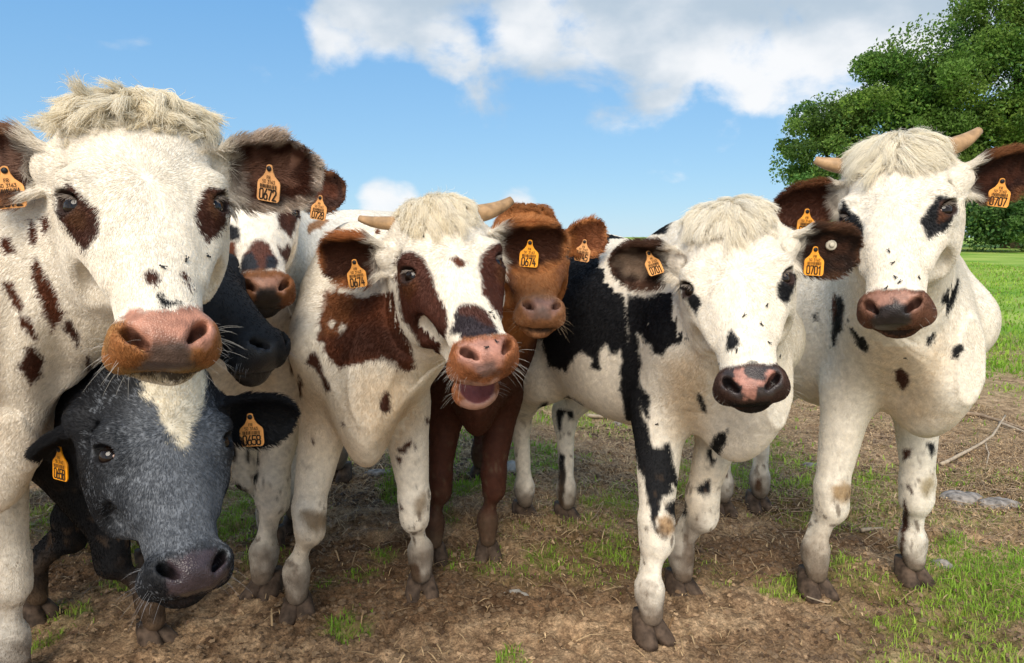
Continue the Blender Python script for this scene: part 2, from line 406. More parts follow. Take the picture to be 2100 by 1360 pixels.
def join(parts):
    V = []; F = []; o = 0
    for v, f in parts:
        V.append(v); F += [tuple(int(i)+o for i in q) for q in f]; o += len(v)
    return np.concatenate(V), F

# ------------------------------------------------------------------ cow builder
DIG = {'0': [[(.2, 0), (.8, 0), (1, .2), (1, 1.4), (.8, 1.6), (.2, 1.6), (0, 1.4), (0, .2), (.2, 0)]], '1': [[(.15, 1.25), (.6, 1.6), (.6, 0)]],
       '2': [[(0, 1.3), (.2, 1.6), (.8, 1.6), (1, 1.35), (1, 1.0), (0, 0), (1, 0)]], '3': [[(0, 1.6), (1, 1.6), (.45, .95), (.8, .95), (1, .75), (1, .2), (.8, 0), (.2, 0), (0, .2)]],
       '4': [[(.45, 1.6), (0, .5), (1, .5)], [(.72, .95), (.72, 0)]], '5': [[(1, 1.6), (.05, 1.6), (0, .85), (.75, .95), (1, .75), (1, .2), (.8, 0), (.15, 0), (0, .15)]],
       '6': [[(.75, 1.6), (.1, .75), (0, .5), (0, .2), (.2, 0), (.8, 0), (1, .2), (1, .65), (.8, .85), (.15, .8)]], '7': [[(0, 1.6), (1, 1.6), (.35, 0)]],
       '8': [[(.2, .85), (0, 1.05), (0, 1.4), (.2, 1.6), (.8, 1.6), (1, 1.4), (1, 1.05), (.8, .85), (.2, .85), (0, .65), (0, .2), (.2, 0), (.8, 0), (1, .2), (1, .65), (.8, .85)]],
       'F': [[(1, 1.6), (0, 1.6), (0, 0)], [(0, .85), (.8, .85)]], 'R': [[(0, 0), (0, 1.6), (.8, 1.6), (1, 1.4), (1, 1.0), (.8, .8), (0, .8)], [(.5, .8), (1, 0)]]}
def strokes(text, x0, y0, h, gap=.45, wid=.26, sx=1.0):
    """flat lettering strips in the plane: list of quads (4 points x,y)"""
    s = h/1.6; q = []; x = x0
    for ch in text:
        if ch == ' ': x += s*1.1*sx; continue
        for line in DIG[ch]:
            for a, b in zip(line[:-1], line[1:]):
                a = np.array(a, float)*s*(sx, 1)+(x, y0); b = np.array(b, float)*s*(sx, 1)+(x, y0); d = unit(b-a); n = np.array([-d[1], d[0]])*wid*s/2; a = a-d*wid*s*.45; b = b+d*wid*s*.45
                q.append([a-n, b-n, b+n, a+n])
        x += s*sx*(1+gap)
    return q, x-x0-s*sx*gap
def print_obj(name, quads, O, X, Y, Nn, parent, base, lift, bend):
    V = np.array([O+X*p[0]+Y*p[1]+Nn*(lift+.00003*i+bend(p[1])) for i, qd in enumerate(quads) for p in qd])
    F = np.arange(len(V)).reshape(-1, 4)
    return mesh_obj(name, V, F, M['ink'], parent, False, base)
TAGW = .047
def ear_tag(parent, base, O, X, Y, number, size=1.0, code=True):
    """O: hole of the tag, X to its right, Y up; the plate hangs below the hole"""
    Nn = np.cross(X, Y)
    w, h = TAGW*size/2, .044*size
    out = [(-.0055*size, .004*size)]+[(.0075*size*math.sin(a), .0075*size*math.cos(a)) for a in np.linspace(-.8, .8, 7)]+[(.0055*size, .004*size), (.0075*size, -.006*size), (.012*size, -.014*size), (w*.93, -.023*size), (w, -.028*size), (w, -.016*size-h+.006*size)]
    out += [(w-.001*size, -.016*size-h+.003*size), (w-.004*size, -.016*size-h), (-w+.004*size, -.016*size-h), (-w+.001*size, -.016*size-h+.003*size)]
    out += [(-w, -.016*size-h+.006*size), (-w, -.028*size), (-w*.93, -.023*size), (-.012*size, -.014*size), (-.0075*size, -.006*size)]
    out = out[::-1]
    n = len(out); bend = lambda y: .004*size*((y/(.07*size))**2)
    V = [O+X*x+Y*y+Nn*(z+bend(y)) for z in (.0011, -.0011) for x, y in out]
    F = [tuple(range(n-1, -1, -1)), tuple(range(n, 2*n))]+[(i, (i+1) % n, n+(i+1) % n, n+i) for i in range(n)]
    t = mesh_obj('ear_tag', V, F, M['tag'], parent, False, base)
    yb = -.016*size-h
    lift = .0019
    q, wd = strokes(number, 0, 0, .0185*size, gap=.36, wid=.23, sx=.58)
    q = [[p+np.array([-wd/2, yb+.0035*size]) for p in k] for k in q]
    print_obj('printed_number', q, O, X, Y, Nn, t, base, lift, bend)
    if code:
        q, wd = strokes('50 3163', 0, 0, .0055*size, gap=.5, wid=.24, sx=.78); q = [[p+np.array([-wd/2, yb+.0335*size]) for p in k] for k in q]
        q2, wd = strokes('FR', 0, 0, .0055*size, gap=.5, wid=.24, sx=.8); q += [[p+np.array([-wd/2, yb+.0415*size]) for p in k] for k in q2]
        r = np.random.default_rng(int(number)); x = -w*.72
        while x < w*.72:
            b = r.choice([.0008, .0013, .0019])*size; q.append([np.array(p) for p in ((x, yb+.0245*size), (x+b, yb+.0245*size), (x+b, yb+.0315*size), (x, yb+.0315*size))]); x += b+r.choice([.0009, .0014])*size
        print_obj('printed_code', q, O, X, Y, Nn, t, base, lift-.0004, bend)
    v, f = uv_sphere(O+Nn*.002, .0052*size, 12, 8, np.stack([X, Y, Nn], 1), (1, 1, .55))
    mesh_obj('tag_button', v, f, M['black'], t, True, base)
    return t
def tag_axes(yaw, roll, lean):
    y, r, l = (math.radians(a) for a in (yaw, roll, lean))
    Nn = np.array([math.sin(y)*math.cos(l), -math.cos(y)*math.cos(l), math.sin(l)]); X = unit(np.cross([0, 0, 1], Nn)); Y = np.cross(Nn, X)
    return X*math.cos(r)+Y*math.sin(r), Y*math.cos(r)-X*math.sin(r)

def hoof(foot, head, parent, base, k=1.0, splay=.16):
    up = np.array([0, 0, 1.]); lat = np.cross(head, up); parts = []
    for s in (-1, 1):
        h = head*math.cos(splay*s)+lat*math.sin(splay*s)*1; l2 = np.cross(h, up); V = []
        rings = [(0, .0, .0275, .052), (.012, -.003, .0270, .049), (.030, -.016, .0245, .041), (.048, -.030, .0225, .034), (.060, -.042, .016, .025)]
        n = 14
        for z, dx, a, b in rings:
            for q in np.linspace(0, 2*np.pi, n, endpoint=False):
                cx, cz = np.cos(q), np.sin(q); fx = cx*b*(1.0 if cx > 0 else .8); lx = np.sign(cz)*abs(cz)**.8*a
                V.append(foot+k*(h*(fx-.052+dx)+l2*(lx+s*(.0315-.10*z))+up*(z-.004)))
        F = [(i*n+j, i*n+(j+1) % n, (i+1)*n+(j+1) % n, (i+1)*n+j) for i in range(len(rings)-1) for j in range(n)]+[tuple(range(n))[::-1], tuple(range((len(rings)-1)*n, len(rings)*n))]
        if s*1 > 0: F = [f[::-1] for f in F][::1]
        parts.append((np.array(V), F))
    V, F = join(parts)
    o = mesh_obj('hoof', V, F, M['hoof'], parent, True, base)
    return o

SURF = {}
def make_cow(S):
    r = np.random.default_rng(S.get('seed', 1))
    up = np.array([0, 0, 1.]); hd = unit(np.array([*S['heading'], 0.])); lat = np.cross(hd, up)       # lat: the cow's right
    H = S['H']; fore = np.array([*S['fore'], 0.]); Lb = S['len']; wf = S.get('wide', 1.0); hs = S.get('hs', 1.0)
    base = fore.copy()
    R = rot_head(*S['rot']); t = np.array(S['t'])
    loc2w = lambda p: t+R@(np.asarray(p, float)*hs)
    root = empty('cow', base); tag(root, S['label'], 'cow', S.get('group'))
    # ears
    ears = []
    for e in S['ears']:
        sd = e['side']; b = loc2w((sd*.105, .105, .085)); bd = (b-CC)@FW
        tip = at(*e['tip'], bd+e.get('dz', 0.)); u = unit(tip-b); face = unit(np.array(e.get('face', (0, -1, -.15)), float))
        sh, lf, ax = s_ear(b+u*.015, tip, face, e.get('w', .115), e.get('cup', .03)); ears.append((sh, lf, ax, e, b, tip))
    cor = np.array([loc2w((x, y, z)) for x in (-.13, .13) for y in (-.03, .23) for z in (-.33, .2)])
    allp = np.concatenate([cor]+[np.stack([e[0][1], e[0][2]]) for e in ears]) if ears else cor
    flo, fhi = allp.min(0)-.01, allp.max(0)+.01
    tail = fore-hd*(Lb+.35*H)
    pts = np.stack([tail, fore+hd*.35*H, *[np.array([*f, 0.]) for f in S['fore_feet']+S['hind_feet']]]); bl = np.minimum(pts.min(0)-.36*H*wf, flo-.04); bh = np.maximum(pts.max(0)+.36*H*wf, fhi+.04)
    bl[2] = -.02; bh[2] = max(H*1.1, fhi[2]+.03)
    B = Body(bl, bh, flo, fhi, S.get('fine', .005), S.get('coarse', .015))
    # torso: rows (along, half width, bottom, top)
    T = np.array([(-Lb-.24*H, .05*wf*H, .74*H, .88*H), (-Lb-.18*H, .11*wf*H, .66*H, .95*H), (-Lb-.05*H, .175*wf*H, .56*H, 1.0*H), (-Lb*.72, .21*wf*H, .475*H, 1.0*H), (-Lb*.4, .215*wf*H, .455*H, .975*H),
                  (-Lb*.12, .175*wf*H, .48*H, .98*H), (.02*H, .125*wf*H, .535*H, .985*H), (.12*H, .095*wf*H, .56*H, .93*H), (.20*H, .070*wf*H, .58*H, .84*H), (.26*H, .035*wf*H, .60*H, .76*H)])
    RT_ = np.stack([lat, up, hd], 1)
    B.put(s_loft(fore, RT_, T, 2.25), .02)
    # legs
    feet = []
    for sd, f in zip((-1, 1), S['fore_feet']):
        f = np.array([*f, 0.]); fh = unit(np.array([*S.get('foot_dir', S['heading']), 0.])); ft = f-fh*.055
        sh = fore+lat*sd*.120*wf*H+up*.745*H+hd*.10*H; el = fore+lat*sd*.116*wf*H+up*.555*H-hd*.02*H
        fet = ft-fh*.026+up*.130; kn = el*.42+fet*.58; kn[2] = .258*H; kn += hd*.014
        B.put(s_cone(sh+up*.10*H-hd*.06*H, sh, .065*H, .088*H, (lat, .7)), .06)
        B.put(s_cone(sh, el, .088*H, .068*H, (lat, .8)), .05)
        B.put(s_cone(el, kn+up*.05*H, .066*H, .0405*H), .045)
        B.put(s_cone(kn+up*.03*H, kn-up*.026*H, .0435*H, .0400*H, (fh, 1.12)), .022)
        for w_ in (-1, 1): B.put(s_ell(kn+fh*.020*H+lat*w_*.016*H-up*.012*H, np.eye(3), np.array([.020, .020, .026])*H), .012)
        B.put(s_cone(kn-fh*.030*H+up*.02*H, fet-fh*.026*H+up*.04*H, .0125*H, .0115*H), .012)      # tendon behind the cannon
        B.put(s_cone(kn-up*.02*H, fet+up*.02*H, .0225*H, .0195*H, (fh, 1.35)), .018)
        B.put(s_cone(fet+up*.012, fet-up*.012, .0365*H, .0345*H, (fh, 1.1)), .02)
        B.put(s_cone(fet, ft-fh*.012+up*.068, .0270*H, .0285*H), .018)
        B.put(s_cone(fet-fh*.034-up*.012, fet-fh*.046-up*.03, .014, .010), .012)
        feet.append((f, fh))
    for sd, f in zip((-1, 1), S['hind_feet']):
        f = np.array([*f, 0.]); fh = hd; ft = f-fh*.055; hp = fore-hd*Lb
        hip = hp+lat*sd*.12*wf*H+up*.78*H-hd*.02*H; st = hp+lat*sd*.145*wf*H+up*.56*H+hd*.12*H
        hk = ft-hd*.075*H+up*.36*H; hk = hk*.75+np.array([*(hp+lat*sd*.12*wf*H)[:2], .36*H])*.25; fet = ft-fh*.016+up*.125
        B.put(s_cone(hip, st, .14*H, .11*H, (lat, .8)), .08)
        B.put(s_cone(st, hk, .085*H, .040*H, (lat, .85)), .06)
        B.put(s_cone(hk+up*.02*H-hd*.012, hk-up*.03*H, .040*H, .038*H), .03)
        B.put(s_cone(hk, fet+up*.02, .031*H, .0235*H, (fh, 1.2)), .025)
        B.put(s_cone(fet+up*.01, fet-up*.008, .036*H, .036*H), .025)
        B.put(s_cone(fet, ft-fh*.008+up*.078, .0265*H, .0275*H), .018)
        feet.append((f, fh))
    # neck
    Wp = fore+up*.90*H-hd*.04*H; Cp = fore+up*.70*H-hd*.01*H; hp = loc2w((0, .125, .075)); ht = loc2w((0, .175, -.06))
    nk = S.get('neck', 1.0)
    B.put(s_cone(Wp, hp, .125*H*nk, .085*hs, (lat, .8)), .09)
    B.put(s_cone((Wp+Cp)/2+hd*.03, (hp*.5+ht*.5), .140*H*nk, .084*hs, (lat, .85)), .09)
    B.put(s_cone(Cp, ht, .100*H*nk, .064*hs, (lat, .85)), .15)
    br = fore+up*.575*H+hd*.12*H
    dl = S.get('dewlap', .5)
    B.put(s_ell(br, np.stack([lat, up, hd], 1), np.array([.046, .108, .085])*H*(.8+.4*dl)), .05)
    B.put(s_cone(br+hd*.03*H, ht*.6+Cp*.4-up*.10, .055*H*(.6+dl), .020, (lat, .34)), .06)
    B.put(s_cone(br+up*.07*H, ht*.55+Cp*.45-up*.02, .095*H, .058, (lat, .62)), .10)          # throat and dewlap run down into the brisket
    for ex in S.get('extra', []): B.put(ex[0], ex[1])
    # head
    hshapes = []
    def hput(shape, k=.02, sub=False):
        B.put(shape, k, sub)
        if not sub: hshapes.append(shape[0])
    E3 = R
    tab = [list(x) for x in HEAD]
    if S.get('mouth'):
        for x in tab:
            if x[0] < -.16: x[3] = min(x[3], .080+(x[0]+.30)*.25)
    hput(s_loft(t, R, tab, 2.35, hs), .04)
    el = lambda c, rad, k=.02, sub=False, Rl=None: hput(s_ell(loc2w(c), R if Rl is None else R@Rl, np.array(rad)*hs), k*hs, sub)
    el((0, .12, .05), (.11, .10, .12), .06)
    el((0, .060, .140), (.088, .05, .036), .05)                      # poll
    for s in (-1, 1):
        el((s*.080, .135, -.045), (.034, .075, .095), .05)           # cheek
        el((s*.100, .095, .050), (.020, .040, .040), .03, True)          # temple hollow
        el((s*.088, .115, -.130), (.020, .045, .045), .03, True)         # hollow in front of the cheek
        hput(s_cone(loc2w((s*.083, .062, -.055)), loc2w((s*.060, .050, -.150)), .022*hs, .015*hs), .02)   # facial crest
        el((s*.093, .030, .014), (.030, .028, .019), .025)            # brow
        el((s*.092, .050, -.020), (.032, .038, .034), .025)          # eye bulge
        B.put(s_cone(loc2w((s*.085, .11, .075)), loc2w((s*.125, .105, .088)), .042*hs, .030*hs), .035)
        el((s*.047, .032, -.254), (.028, .038, .031), .014)          # nostril wing
        el((s*.047, .066, -.262), (.034, .036, .031), .018)          # upper lip
    el((0, .030, -.260), (.040, .028, .030), .03)                    # nose pad
    if S.get('mouth'):
        a = math.radians(S['mouth']); piv = np.array([0, .15, -.02])
        def jw(p):
            p = np.array(p, float)-piv; c, s_ = math.cos(a), math.sin(a)
            return piv+np.array([p[0], c*p[1]-s_*p[2], s_*p[1]+c*p[2]])
        J = lambda p: loc2w(jw(p)); Rj = np.array([[1, 0, 0], [0, math.cos(a), -math.sin(a)], [0, math.sin(a), math.cos(a)]])
        MOUTH = [(jw((0, .090, -.248)), (.044, .031, .054)), (np.array([0, .108, -.240]), (.042, .024, .075))]
        el((0, .075, -.265), (.052, .030, .042), .02)
        hput(s_cone(J((0, .170, -.05)), J((0, .140, -.22)), .058*hs, .036*hs), .03)
        hput(s_ell(J((0, .120, -.266)), R@Rj, np.array([.056, .034, .046])*hs), .02)
        for cc_, rr_ in MOUTH: hput(s_ell(loc2w(cc_), R@Rj, np.array(rr_)*hs), .010, True)
    else:
        el((0, .101, -.272), (.046, .030, .034), .018)               # chin
        c_, s_ = math.cos(.35), math.sin(.35)
        el((0, .082, -.308), (.060, .0060, .034), .008, True, np.array([[1, 0, 0], [0, c_, -s_], [0, s_, c_]]))     # mouth line
        for s in (-1, 1): el((s*.052, .082, -.268), (.022, .004, .035), .006, True)
    for s in (-1, 1):                                                # nostrils
        c_, s_ = math.cos(-s*.85), math.sin(-s*.85); Rn = np.array([[c_, 0, s_], [0, 1, 0], [-s_, 0, c_]])
        el((s*.039, .008, -.266), (.0215, .036, .0064), .010, True, Rn)
        el((s*.047, .010, -.258), (.012, .034, .0080), .010, True, Rn)
    eyes = []
    for s in (-1, 1):
        o = unit(np.array([s*.77, -.63, .08])); t1 = np.array([-s*.25, -.8, -.45]); t1 = unit(t1-(t1@o)*o); t2 = np.cross(o, t1)
        c = np.array([s*.1005, .041, -.020]); Rl = np.stack([t1, t2, o], 1)
        el(c+o*.012, (.0255, .0168, .019), .006, True, Rl)
        eyes.append((loc2w(c-o*.0085), R@Rl))
    for sh, lf, ax, e, b, tip in ears: B.put(sh, .016)
    V, Q = B.skin()
    # one round of smoothing to take the grid out of the surface
    for lam in (.5, -.52, .5, -.52):
        acc = np.zeros_like(V); num = np.zeros(len(V))
        for a in range(4):
            i, j = Q[:, a], Q[:, (a+1) % 4]
            for d in range(3): acc[:, d] += np.bincount(i, V[j, d], len(V))+np.bincount(j, V[i, d], len(V))
            num += np.bincount(i, minlength=len(V))+np.bincount(j, minlength=len(V))
        V = V+lam*(acc/num[:, None]-V)
    if S.get('folds'):
        fo = S['folds']; N0 = vnormals(V, Q)
        px, py, dd = project(V); hdist = np.linalg.norm(V-loc2w((0, .08, -.05)), axis=1)
        m = sstep(.20, .30, hdist)*sstep(.75, .5, hdist)*sstep(.52, .62, V[:, 2])
        ph = (V@unit(np.array(fo['dir'])))*fo['freq']+2.2*noise3(V, 4, 3)
        V = V+N0*(m*fo['amp']*(np.sin(ph)-.35*np.abs(np.sin(ph*.5))))[:, None]
    # ---- membership, paint
    NV = vnormals(V, Q)
    def ev(fn, P): return np.asarray(fn(P[:, 0], P[:, 1], P[:, 2]))
    def head_d(P): return np.min([ev(f, P) for f in hshapes], 0)
    px, py, dep = project(V)
    view = unit(CC-V); facing = (NV*view).sum(1)
    bx, by = (px//10).astype(int), (py//10).astype(int); ok = (bx > -40) & (bx < 260) & (by > -40) & (by < 200)
    zb = np.full((302, 242), 99.); np.minimum.at(zb, (bx[ok]+41, by[ok]+41), dep[ok])
    zm = zb.copy()
    for dx in (-1, 0, 1):
        for dy in (-1, 0, 1): zm = np.minimum(zm, np.roll(zb, (dx, dy), (0, 1)))
    vis = np.zeros(len(V)); vis[ok] = ((dep[ok] < zm[bx[ok]+41, by[ok]+41]+np.where(np.linalg.norm(V[ok]-t, axis=1) < .42*hs, .075, .20)) & (facing[ok] > -.35))
    c0 = np.array(S['base'], float)
    def paint(P, visible, mixed=0.):
        n = len(P); px, py, dep = project(P); col = np.tile(c0, (n, 1)); wet = np.zeros(n)
        L = ((P-t)@R)/hs
        hdn = head_d(P) < .02*hs
        wob = noise3(P, 160, 5)*.0016+noise3(P, 55, 6)*.0035+noise3(P, 420, 8)*.0012+(r.standard_normal(n)*mixed if mixed else 0)
        if 'roan' in S: col = S['roan'](P, px, py, L, hdn, col)
        if c0.mean() > .5:
            b = (np.clip(noise3(P, 5, 27)*.8+noise3(P, 17, 28)*.5, 0, 1)*.42*sstep(1.05, .55, P[:, 2]))[:, None]; col = col*(1-b)+np.array((.62, .45, .26))*b
        if 'body_col' in S:
            q = sstep(.05, .20, head_d(P))[:, None]; col = col*(1-q)+np.array(S['body_col'])*q
        if 'marks' in S and S['marks']:                              # coat marks on the parts away from the view
            for (s_, l_, z_, rad, c) in S['marks']:
                q = fore+hd*s_*H+lat*l_*H+up*z_*H; d = np.linalg.norm((P-q)/np.array([1, 1, 1.15]), axis=1)-rad+noise3(P, 9, 11)*.05+wob
                a = sstep(.004, -.004, d)*(visible < .5); col = col*(1-a[:, None])+np.array(c)*a[:, None]
        earm = np.zeros(n, bool)
        for sh, lf, ax, e, b, tip in ears:
            a, bb, c = lf(P[:, 0], P[:, 1], P[:, 2]); q = (a > .022) & (ev(sh[0], P) < .012); earm |= q
            tt = a/ax[3]; edge = np.abs(bb)/(e.get('w', .115)/2)
            ec = np.tile(np.array(e.get('col', BROWN)), (n, 1)); rim = np.array(e.get('rim', RUST))
            wr = np.clip(sstep(.62, .95, edge+noise3(P, 60, 12)*.15)+sstep(.86, 1, tt), 0, 1)[:, None]; ec = ec*(1-wr)+rim*wr
            if 'inner' in e:
                wi = (sstep(.62, .2, np.hypot(edge, (tt-.55)*1.6)+noise3(P, 50, 14)*.3)*e.get('inner_amt', .8))[:, None]; ec = ec*(1-wi)+np.array(e['inner'])*wi
            ww = (q*sstep(.02, e.get('start', .05), a+noise3(P, 70, 13)*.012))[:, None]; col = col*(1-ww)+ec*ww
        if 'muzcol' in S:
            zl = S.get('muzline', -.232)+.03*np.maximum(np.abs(L[:, 0])-.045, 0)/.03+.10*np.maximum(L[:, 1]-.06, 0)*0
            a = (sstep(zl+.006, zl-.006, L[:, 2]+wob)*hdn*(sstep(S.get('muzback', .13)+.012, S.get('muzback', .13)-.012, L[:, 1]+wob)))[:, None]
            v = (1+.35*noise3(P, 60, 17)+.2*noise3(P, 190, 18))[:, None]; col = col*(1-a)+np.array(S['muzcol'])*v*a
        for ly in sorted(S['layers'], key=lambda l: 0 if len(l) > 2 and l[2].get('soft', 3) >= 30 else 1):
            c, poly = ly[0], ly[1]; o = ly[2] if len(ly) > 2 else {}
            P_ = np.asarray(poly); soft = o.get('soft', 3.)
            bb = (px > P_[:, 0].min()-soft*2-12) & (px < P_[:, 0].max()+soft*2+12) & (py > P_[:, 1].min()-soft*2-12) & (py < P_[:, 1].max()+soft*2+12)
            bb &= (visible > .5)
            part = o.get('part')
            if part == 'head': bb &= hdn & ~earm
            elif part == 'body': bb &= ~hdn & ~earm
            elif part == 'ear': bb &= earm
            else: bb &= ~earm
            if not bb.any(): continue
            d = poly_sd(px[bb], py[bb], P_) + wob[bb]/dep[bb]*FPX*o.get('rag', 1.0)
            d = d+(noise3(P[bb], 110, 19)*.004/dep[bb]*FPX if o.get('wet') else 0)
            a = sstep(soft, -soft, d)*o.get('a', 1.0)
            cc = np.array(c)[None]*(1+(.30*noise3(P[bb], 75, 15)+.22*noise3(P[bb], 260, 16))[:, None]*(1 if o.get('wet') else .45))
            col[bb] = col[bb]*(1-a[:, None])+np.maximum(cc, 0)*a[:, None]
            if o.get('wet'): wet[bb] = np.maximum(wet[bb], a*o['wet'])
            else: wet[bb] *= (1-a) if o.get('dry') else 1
        if S.get('mouth'):
            a = sstep(-.285, -.292, L[:, 2])*sstep(.112, .118, L[:, 1])*hdn; col = col*(1-a[:, None])+np.array((.46, .25, .19))*a[:, None]; wet = np.maximum(wet, a*.8)
            for q, rad_ in MOUTH:
                d = np.linalg.norm(((L-q)@Rj)/np.array(rad_), axis=1); a = sstep(1.10, 1.02, d)*hdn
                col = col*(1-a[:, None])+np.array((.20, .06, .055))*a[:, None]; wet = np.maximum(wet, a*.8)
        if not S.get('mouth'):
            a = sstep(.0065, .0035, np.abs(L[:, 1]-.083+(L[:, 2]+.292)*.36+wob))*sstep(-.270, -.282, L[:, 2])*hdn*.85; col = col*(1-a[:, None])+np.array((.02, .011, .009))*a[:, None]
        # eye rims and nostril hollows
        if not S.get('plain_eye'):
            for s in (-1, 1):
                c = np.array([s*.1025, .039, -.020])
                d = np.linalg.norm(L-c, axis=1)
                a = sstep(.031, .023, d+wob*.4)*hdn; col = col*(1-a[:, None])+np.array(S.get('lid', (.035, .018, .014)))*a[:, None]
        for s in (-1, 1):
            d = np.linalg.norm((L-np.array([s*.042, .020, -.263]))/np.array([1.15, 1.5, .75]), axis=1)
            a = sstep(.0185, .011, d)*.85*hdn; col = col*(1-a[:, None])+np.array(S.get('nostril', (.05, .018, .014)))*a[:, None]; wet = np.maximum(wet, a*.7)
        # mud on the lower legs
        a = sstep(.24, .06, P[:, 2]+noise3(P, 14, 21)*.07+noise3(P, 60, 22)*.03)*S.get('mud', .85)
        a = np.maximum(a, sstep(.28, .12, P[:, 2]+noise3(P, 22, 25)*.1)*sstep(.0, .45, noise3(P, 30, 24))*.6*S.get('mud', .8))
        a = np.maximum(a, sstep(.62, .25, P[:, 2])*sstep(.38, .56, noise3(P, 42, 26)*.6+noise3(P, 110, 29)*.5)*.75*~hdn)
        a = np.maximum(a, sstep(.115, .075, P[:, 2]+noise3(P, 40, 30)*.012)*.9)
        col = col*(1-a[:, None])+np.array(DIRT)*a[:, None]
        return col, wet, hdn, earm
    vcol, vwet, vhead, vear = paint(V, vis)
    body = mesh_obj('body', V, Q, M['coat'], root, True, base)
    set_color(body.data, 'coat', vcol); set_float(body.data, 'wet', vwet)
    tri = np.concatenate([Q[:, [0, 1, 2]], Q[:, [0, 2, 3]]])
    bvh = BVHTree.FromPolygons([Vector(v) for v in V], [tuple(int(i) for i in q) for q in Q]) if S.get('tags') or S.get('flies') or True else None
    SURF[S['id']] = (bvh, root, base)
    def hit(pxx, pyy, off=0.):
        d = at(pxx, pyy, 1.)-CC; d = unit(d); h = bvh.ray_cast(Vector(CC), Vector(d))
        return (np.array(h[0])-d*off, np.array(h[1])) if h[0] is not None else (None, None)
    # ---- eyes
    for c, Re in eyes:
        v, f = uv_sphere(c, .0218*hs, 24, 16, Re); e = mesh_obj('eye', v, f, M['eye'], root, True, base)
        ow = Re[:, 2]; tw = Re[:, 0]
        v, f = uv_sphere(c+tw*.0145*hs+ow*.0080*hs, .0062*hs, 12, 8, Re, (1, .9, 1)); mesh_obj('eye_corner', v, f, M['eye_white'], e, True, base)
    # ---- hooves
    for f, fh in feet: hoof(f, fh, root, base, H/1.15*1.12)
    # ---- tongue
    if S.get('mouth'):
        v, f = uv_sphere(J((0, .106, -.235)), hs, 20, 14, R@Rj, (.034, .016, .060))
        mesh_obj('tongue', v, f, M['tongue'], root, True, base)
    # ---- horns
    for hn in S.get('horns', []):
        s, b0, tipp, dz = hn['side'], loc2w(hn['base']), hn['tip'], hn.get('dz', 0)
        tp = at(*tipp, (b0-CC)@FW+dz); d = tp-b0; mid = b0+d*.55+up*np.linalg.norm(d)*hn.get('bow', -.08)
        pts = [b0*(1-q)**2+2*mid*q*(1-q)+tp*q*q for q in np.linspace(-.15, 1, 12)]
        ho = mesh_obj('horn', *tube(pts, [hn.get('r', .019)*(1-.05*q-.72*max(0, q-.25)**1.4) for q in np.linspace(0, 1, 12)], 14), M['horn'], root, True, base)
    # ---- tags
    for tg in S.get('tags', []):
        p, n = hit(*tg['px'], .016)
        if p is None: print('tag misses', S['id'], tg['px']); continue
        p = CC+(p-CC)*(1-tg.get('near', 0.)/np.linalg.norm(p-CC))
        X, Y = tag_axes(tg.get('yaw', 0), tg.get('roll', 0), tg.get('lean', 0)); ear_tag(root, base, p, X, Y, tg['n'], tg.get('size', 1.0))
    if S.get('button'):
        p, n = hit(*S['button'], .006); v = unit(CC-p+np.array([.5, 0, .2])); Rb = np.array(Vector(v).to_track_quat('Z', 'Y').to_matrix())
        parts = [tube([p-v*.004, p+v*.003, p+v*.006], [.0125, .0125, .011], 20), tube([p+v*.005, p+v*.010, p+v*.012], [.006, .006, .004], 14)]
        mesh_obj('round_ear_tag', *join(parts), M['button'], root, True, base)
    # ---- coat of hair
    A = V[tri[:, 0]]; e1 = V[tri[:, 1]]-A; e2 = V[tri[:, 2]]-A; area = np.linalg.norm(np.cross(e1, e2), axis=1)/2
    cen = A+(e1+e2)/3; cx, cyy, cd = project(cen); fc = (unit(np.cross(e1, e2))*unit(CC-cen)).sum(1)
    tw = vwet[tri].mean(1); th = vhead[tri].any(1); te = vear[tri].any(1)
    wgt = area*((fc > -.45) & (cx > -120) & (cx < 2220) & (cyy > -100) & (cyy < 1440))*(1-.97*tw)*(cen[:, 2] > .070)
    wgt *= np.where(te, 1.9, np.where(th, 1.4, np.where(cen[:, 2] < .55*H, 1.35, 1.0)))/np.maximum(cd, .9)**1.2
    n = int(S.get('hairs', 60000)*2.3); cum = np.cumsum(wgt); k = np.searchsorted(cum, r.random(n)*cum[-1]); k = np.minimum(k, len(tri)-1)
    u1, u2 = r.random(n), r.random(n); fl = u1+u2 > 1; u1[fl], u2[fl] = 1-u1[fl], 1-u2[fl]
    ro = A[k]+e1[k]*u1[:, None]+e2[k]*u2[:, None]
    bw = np.stack([1-u1-u2, u1, u2], 1)[:, :, None]; nn = unit((NV[tri[k]]*bw).sum(1)); vv = (vis[tri[k]]*bw[:, :, 0]).sum(1)
    hc, hw, hh, he = paint(ro, vv, .0026)
    de = np.min([np.linalg.norm(ro-(c+Re[:, 2]*.013*hs), axis=1) for c, Re in eyes], 0)/hs
    keep = (hw < .5) & (de > .021); ro, nn, hc, hh, he, de = ro[keep], nn[keep], hc[keep], hh[keep], he[keep], de[keep]; n = len(ro)
    Lc = ((ro-t)@R)/hs
    whz = S.get('whorl', .0)
    fh_ = np.stack([Lc[:, 0]*.9, np.zeros(n)+.05*sstep(.05, .2, Lc[:, 1]), (Lc[:, 2]-whz)*1.0], 1)
    fh_ = unit(fh_+1e-4)@R.T
    fb = np.tile(-hd*.75-up*.65, (n, 1)); lowz = sstep(.62*H, .45*H, ro[:, 2])[:, None]; fb = fb*(1-lowz)-up*lowz*1.0-hd*.15*lowz
    wn = sstep(.03, .16, head_d(ro))[:, None]
    fl = unit(fh_*(1-wn)+unit(fb)*wn)
    ln = np.where(hh, S.get('face_len', .0062), .0085)*(1+.3*r.standard_normal(n)).clip(.4, 1.8)
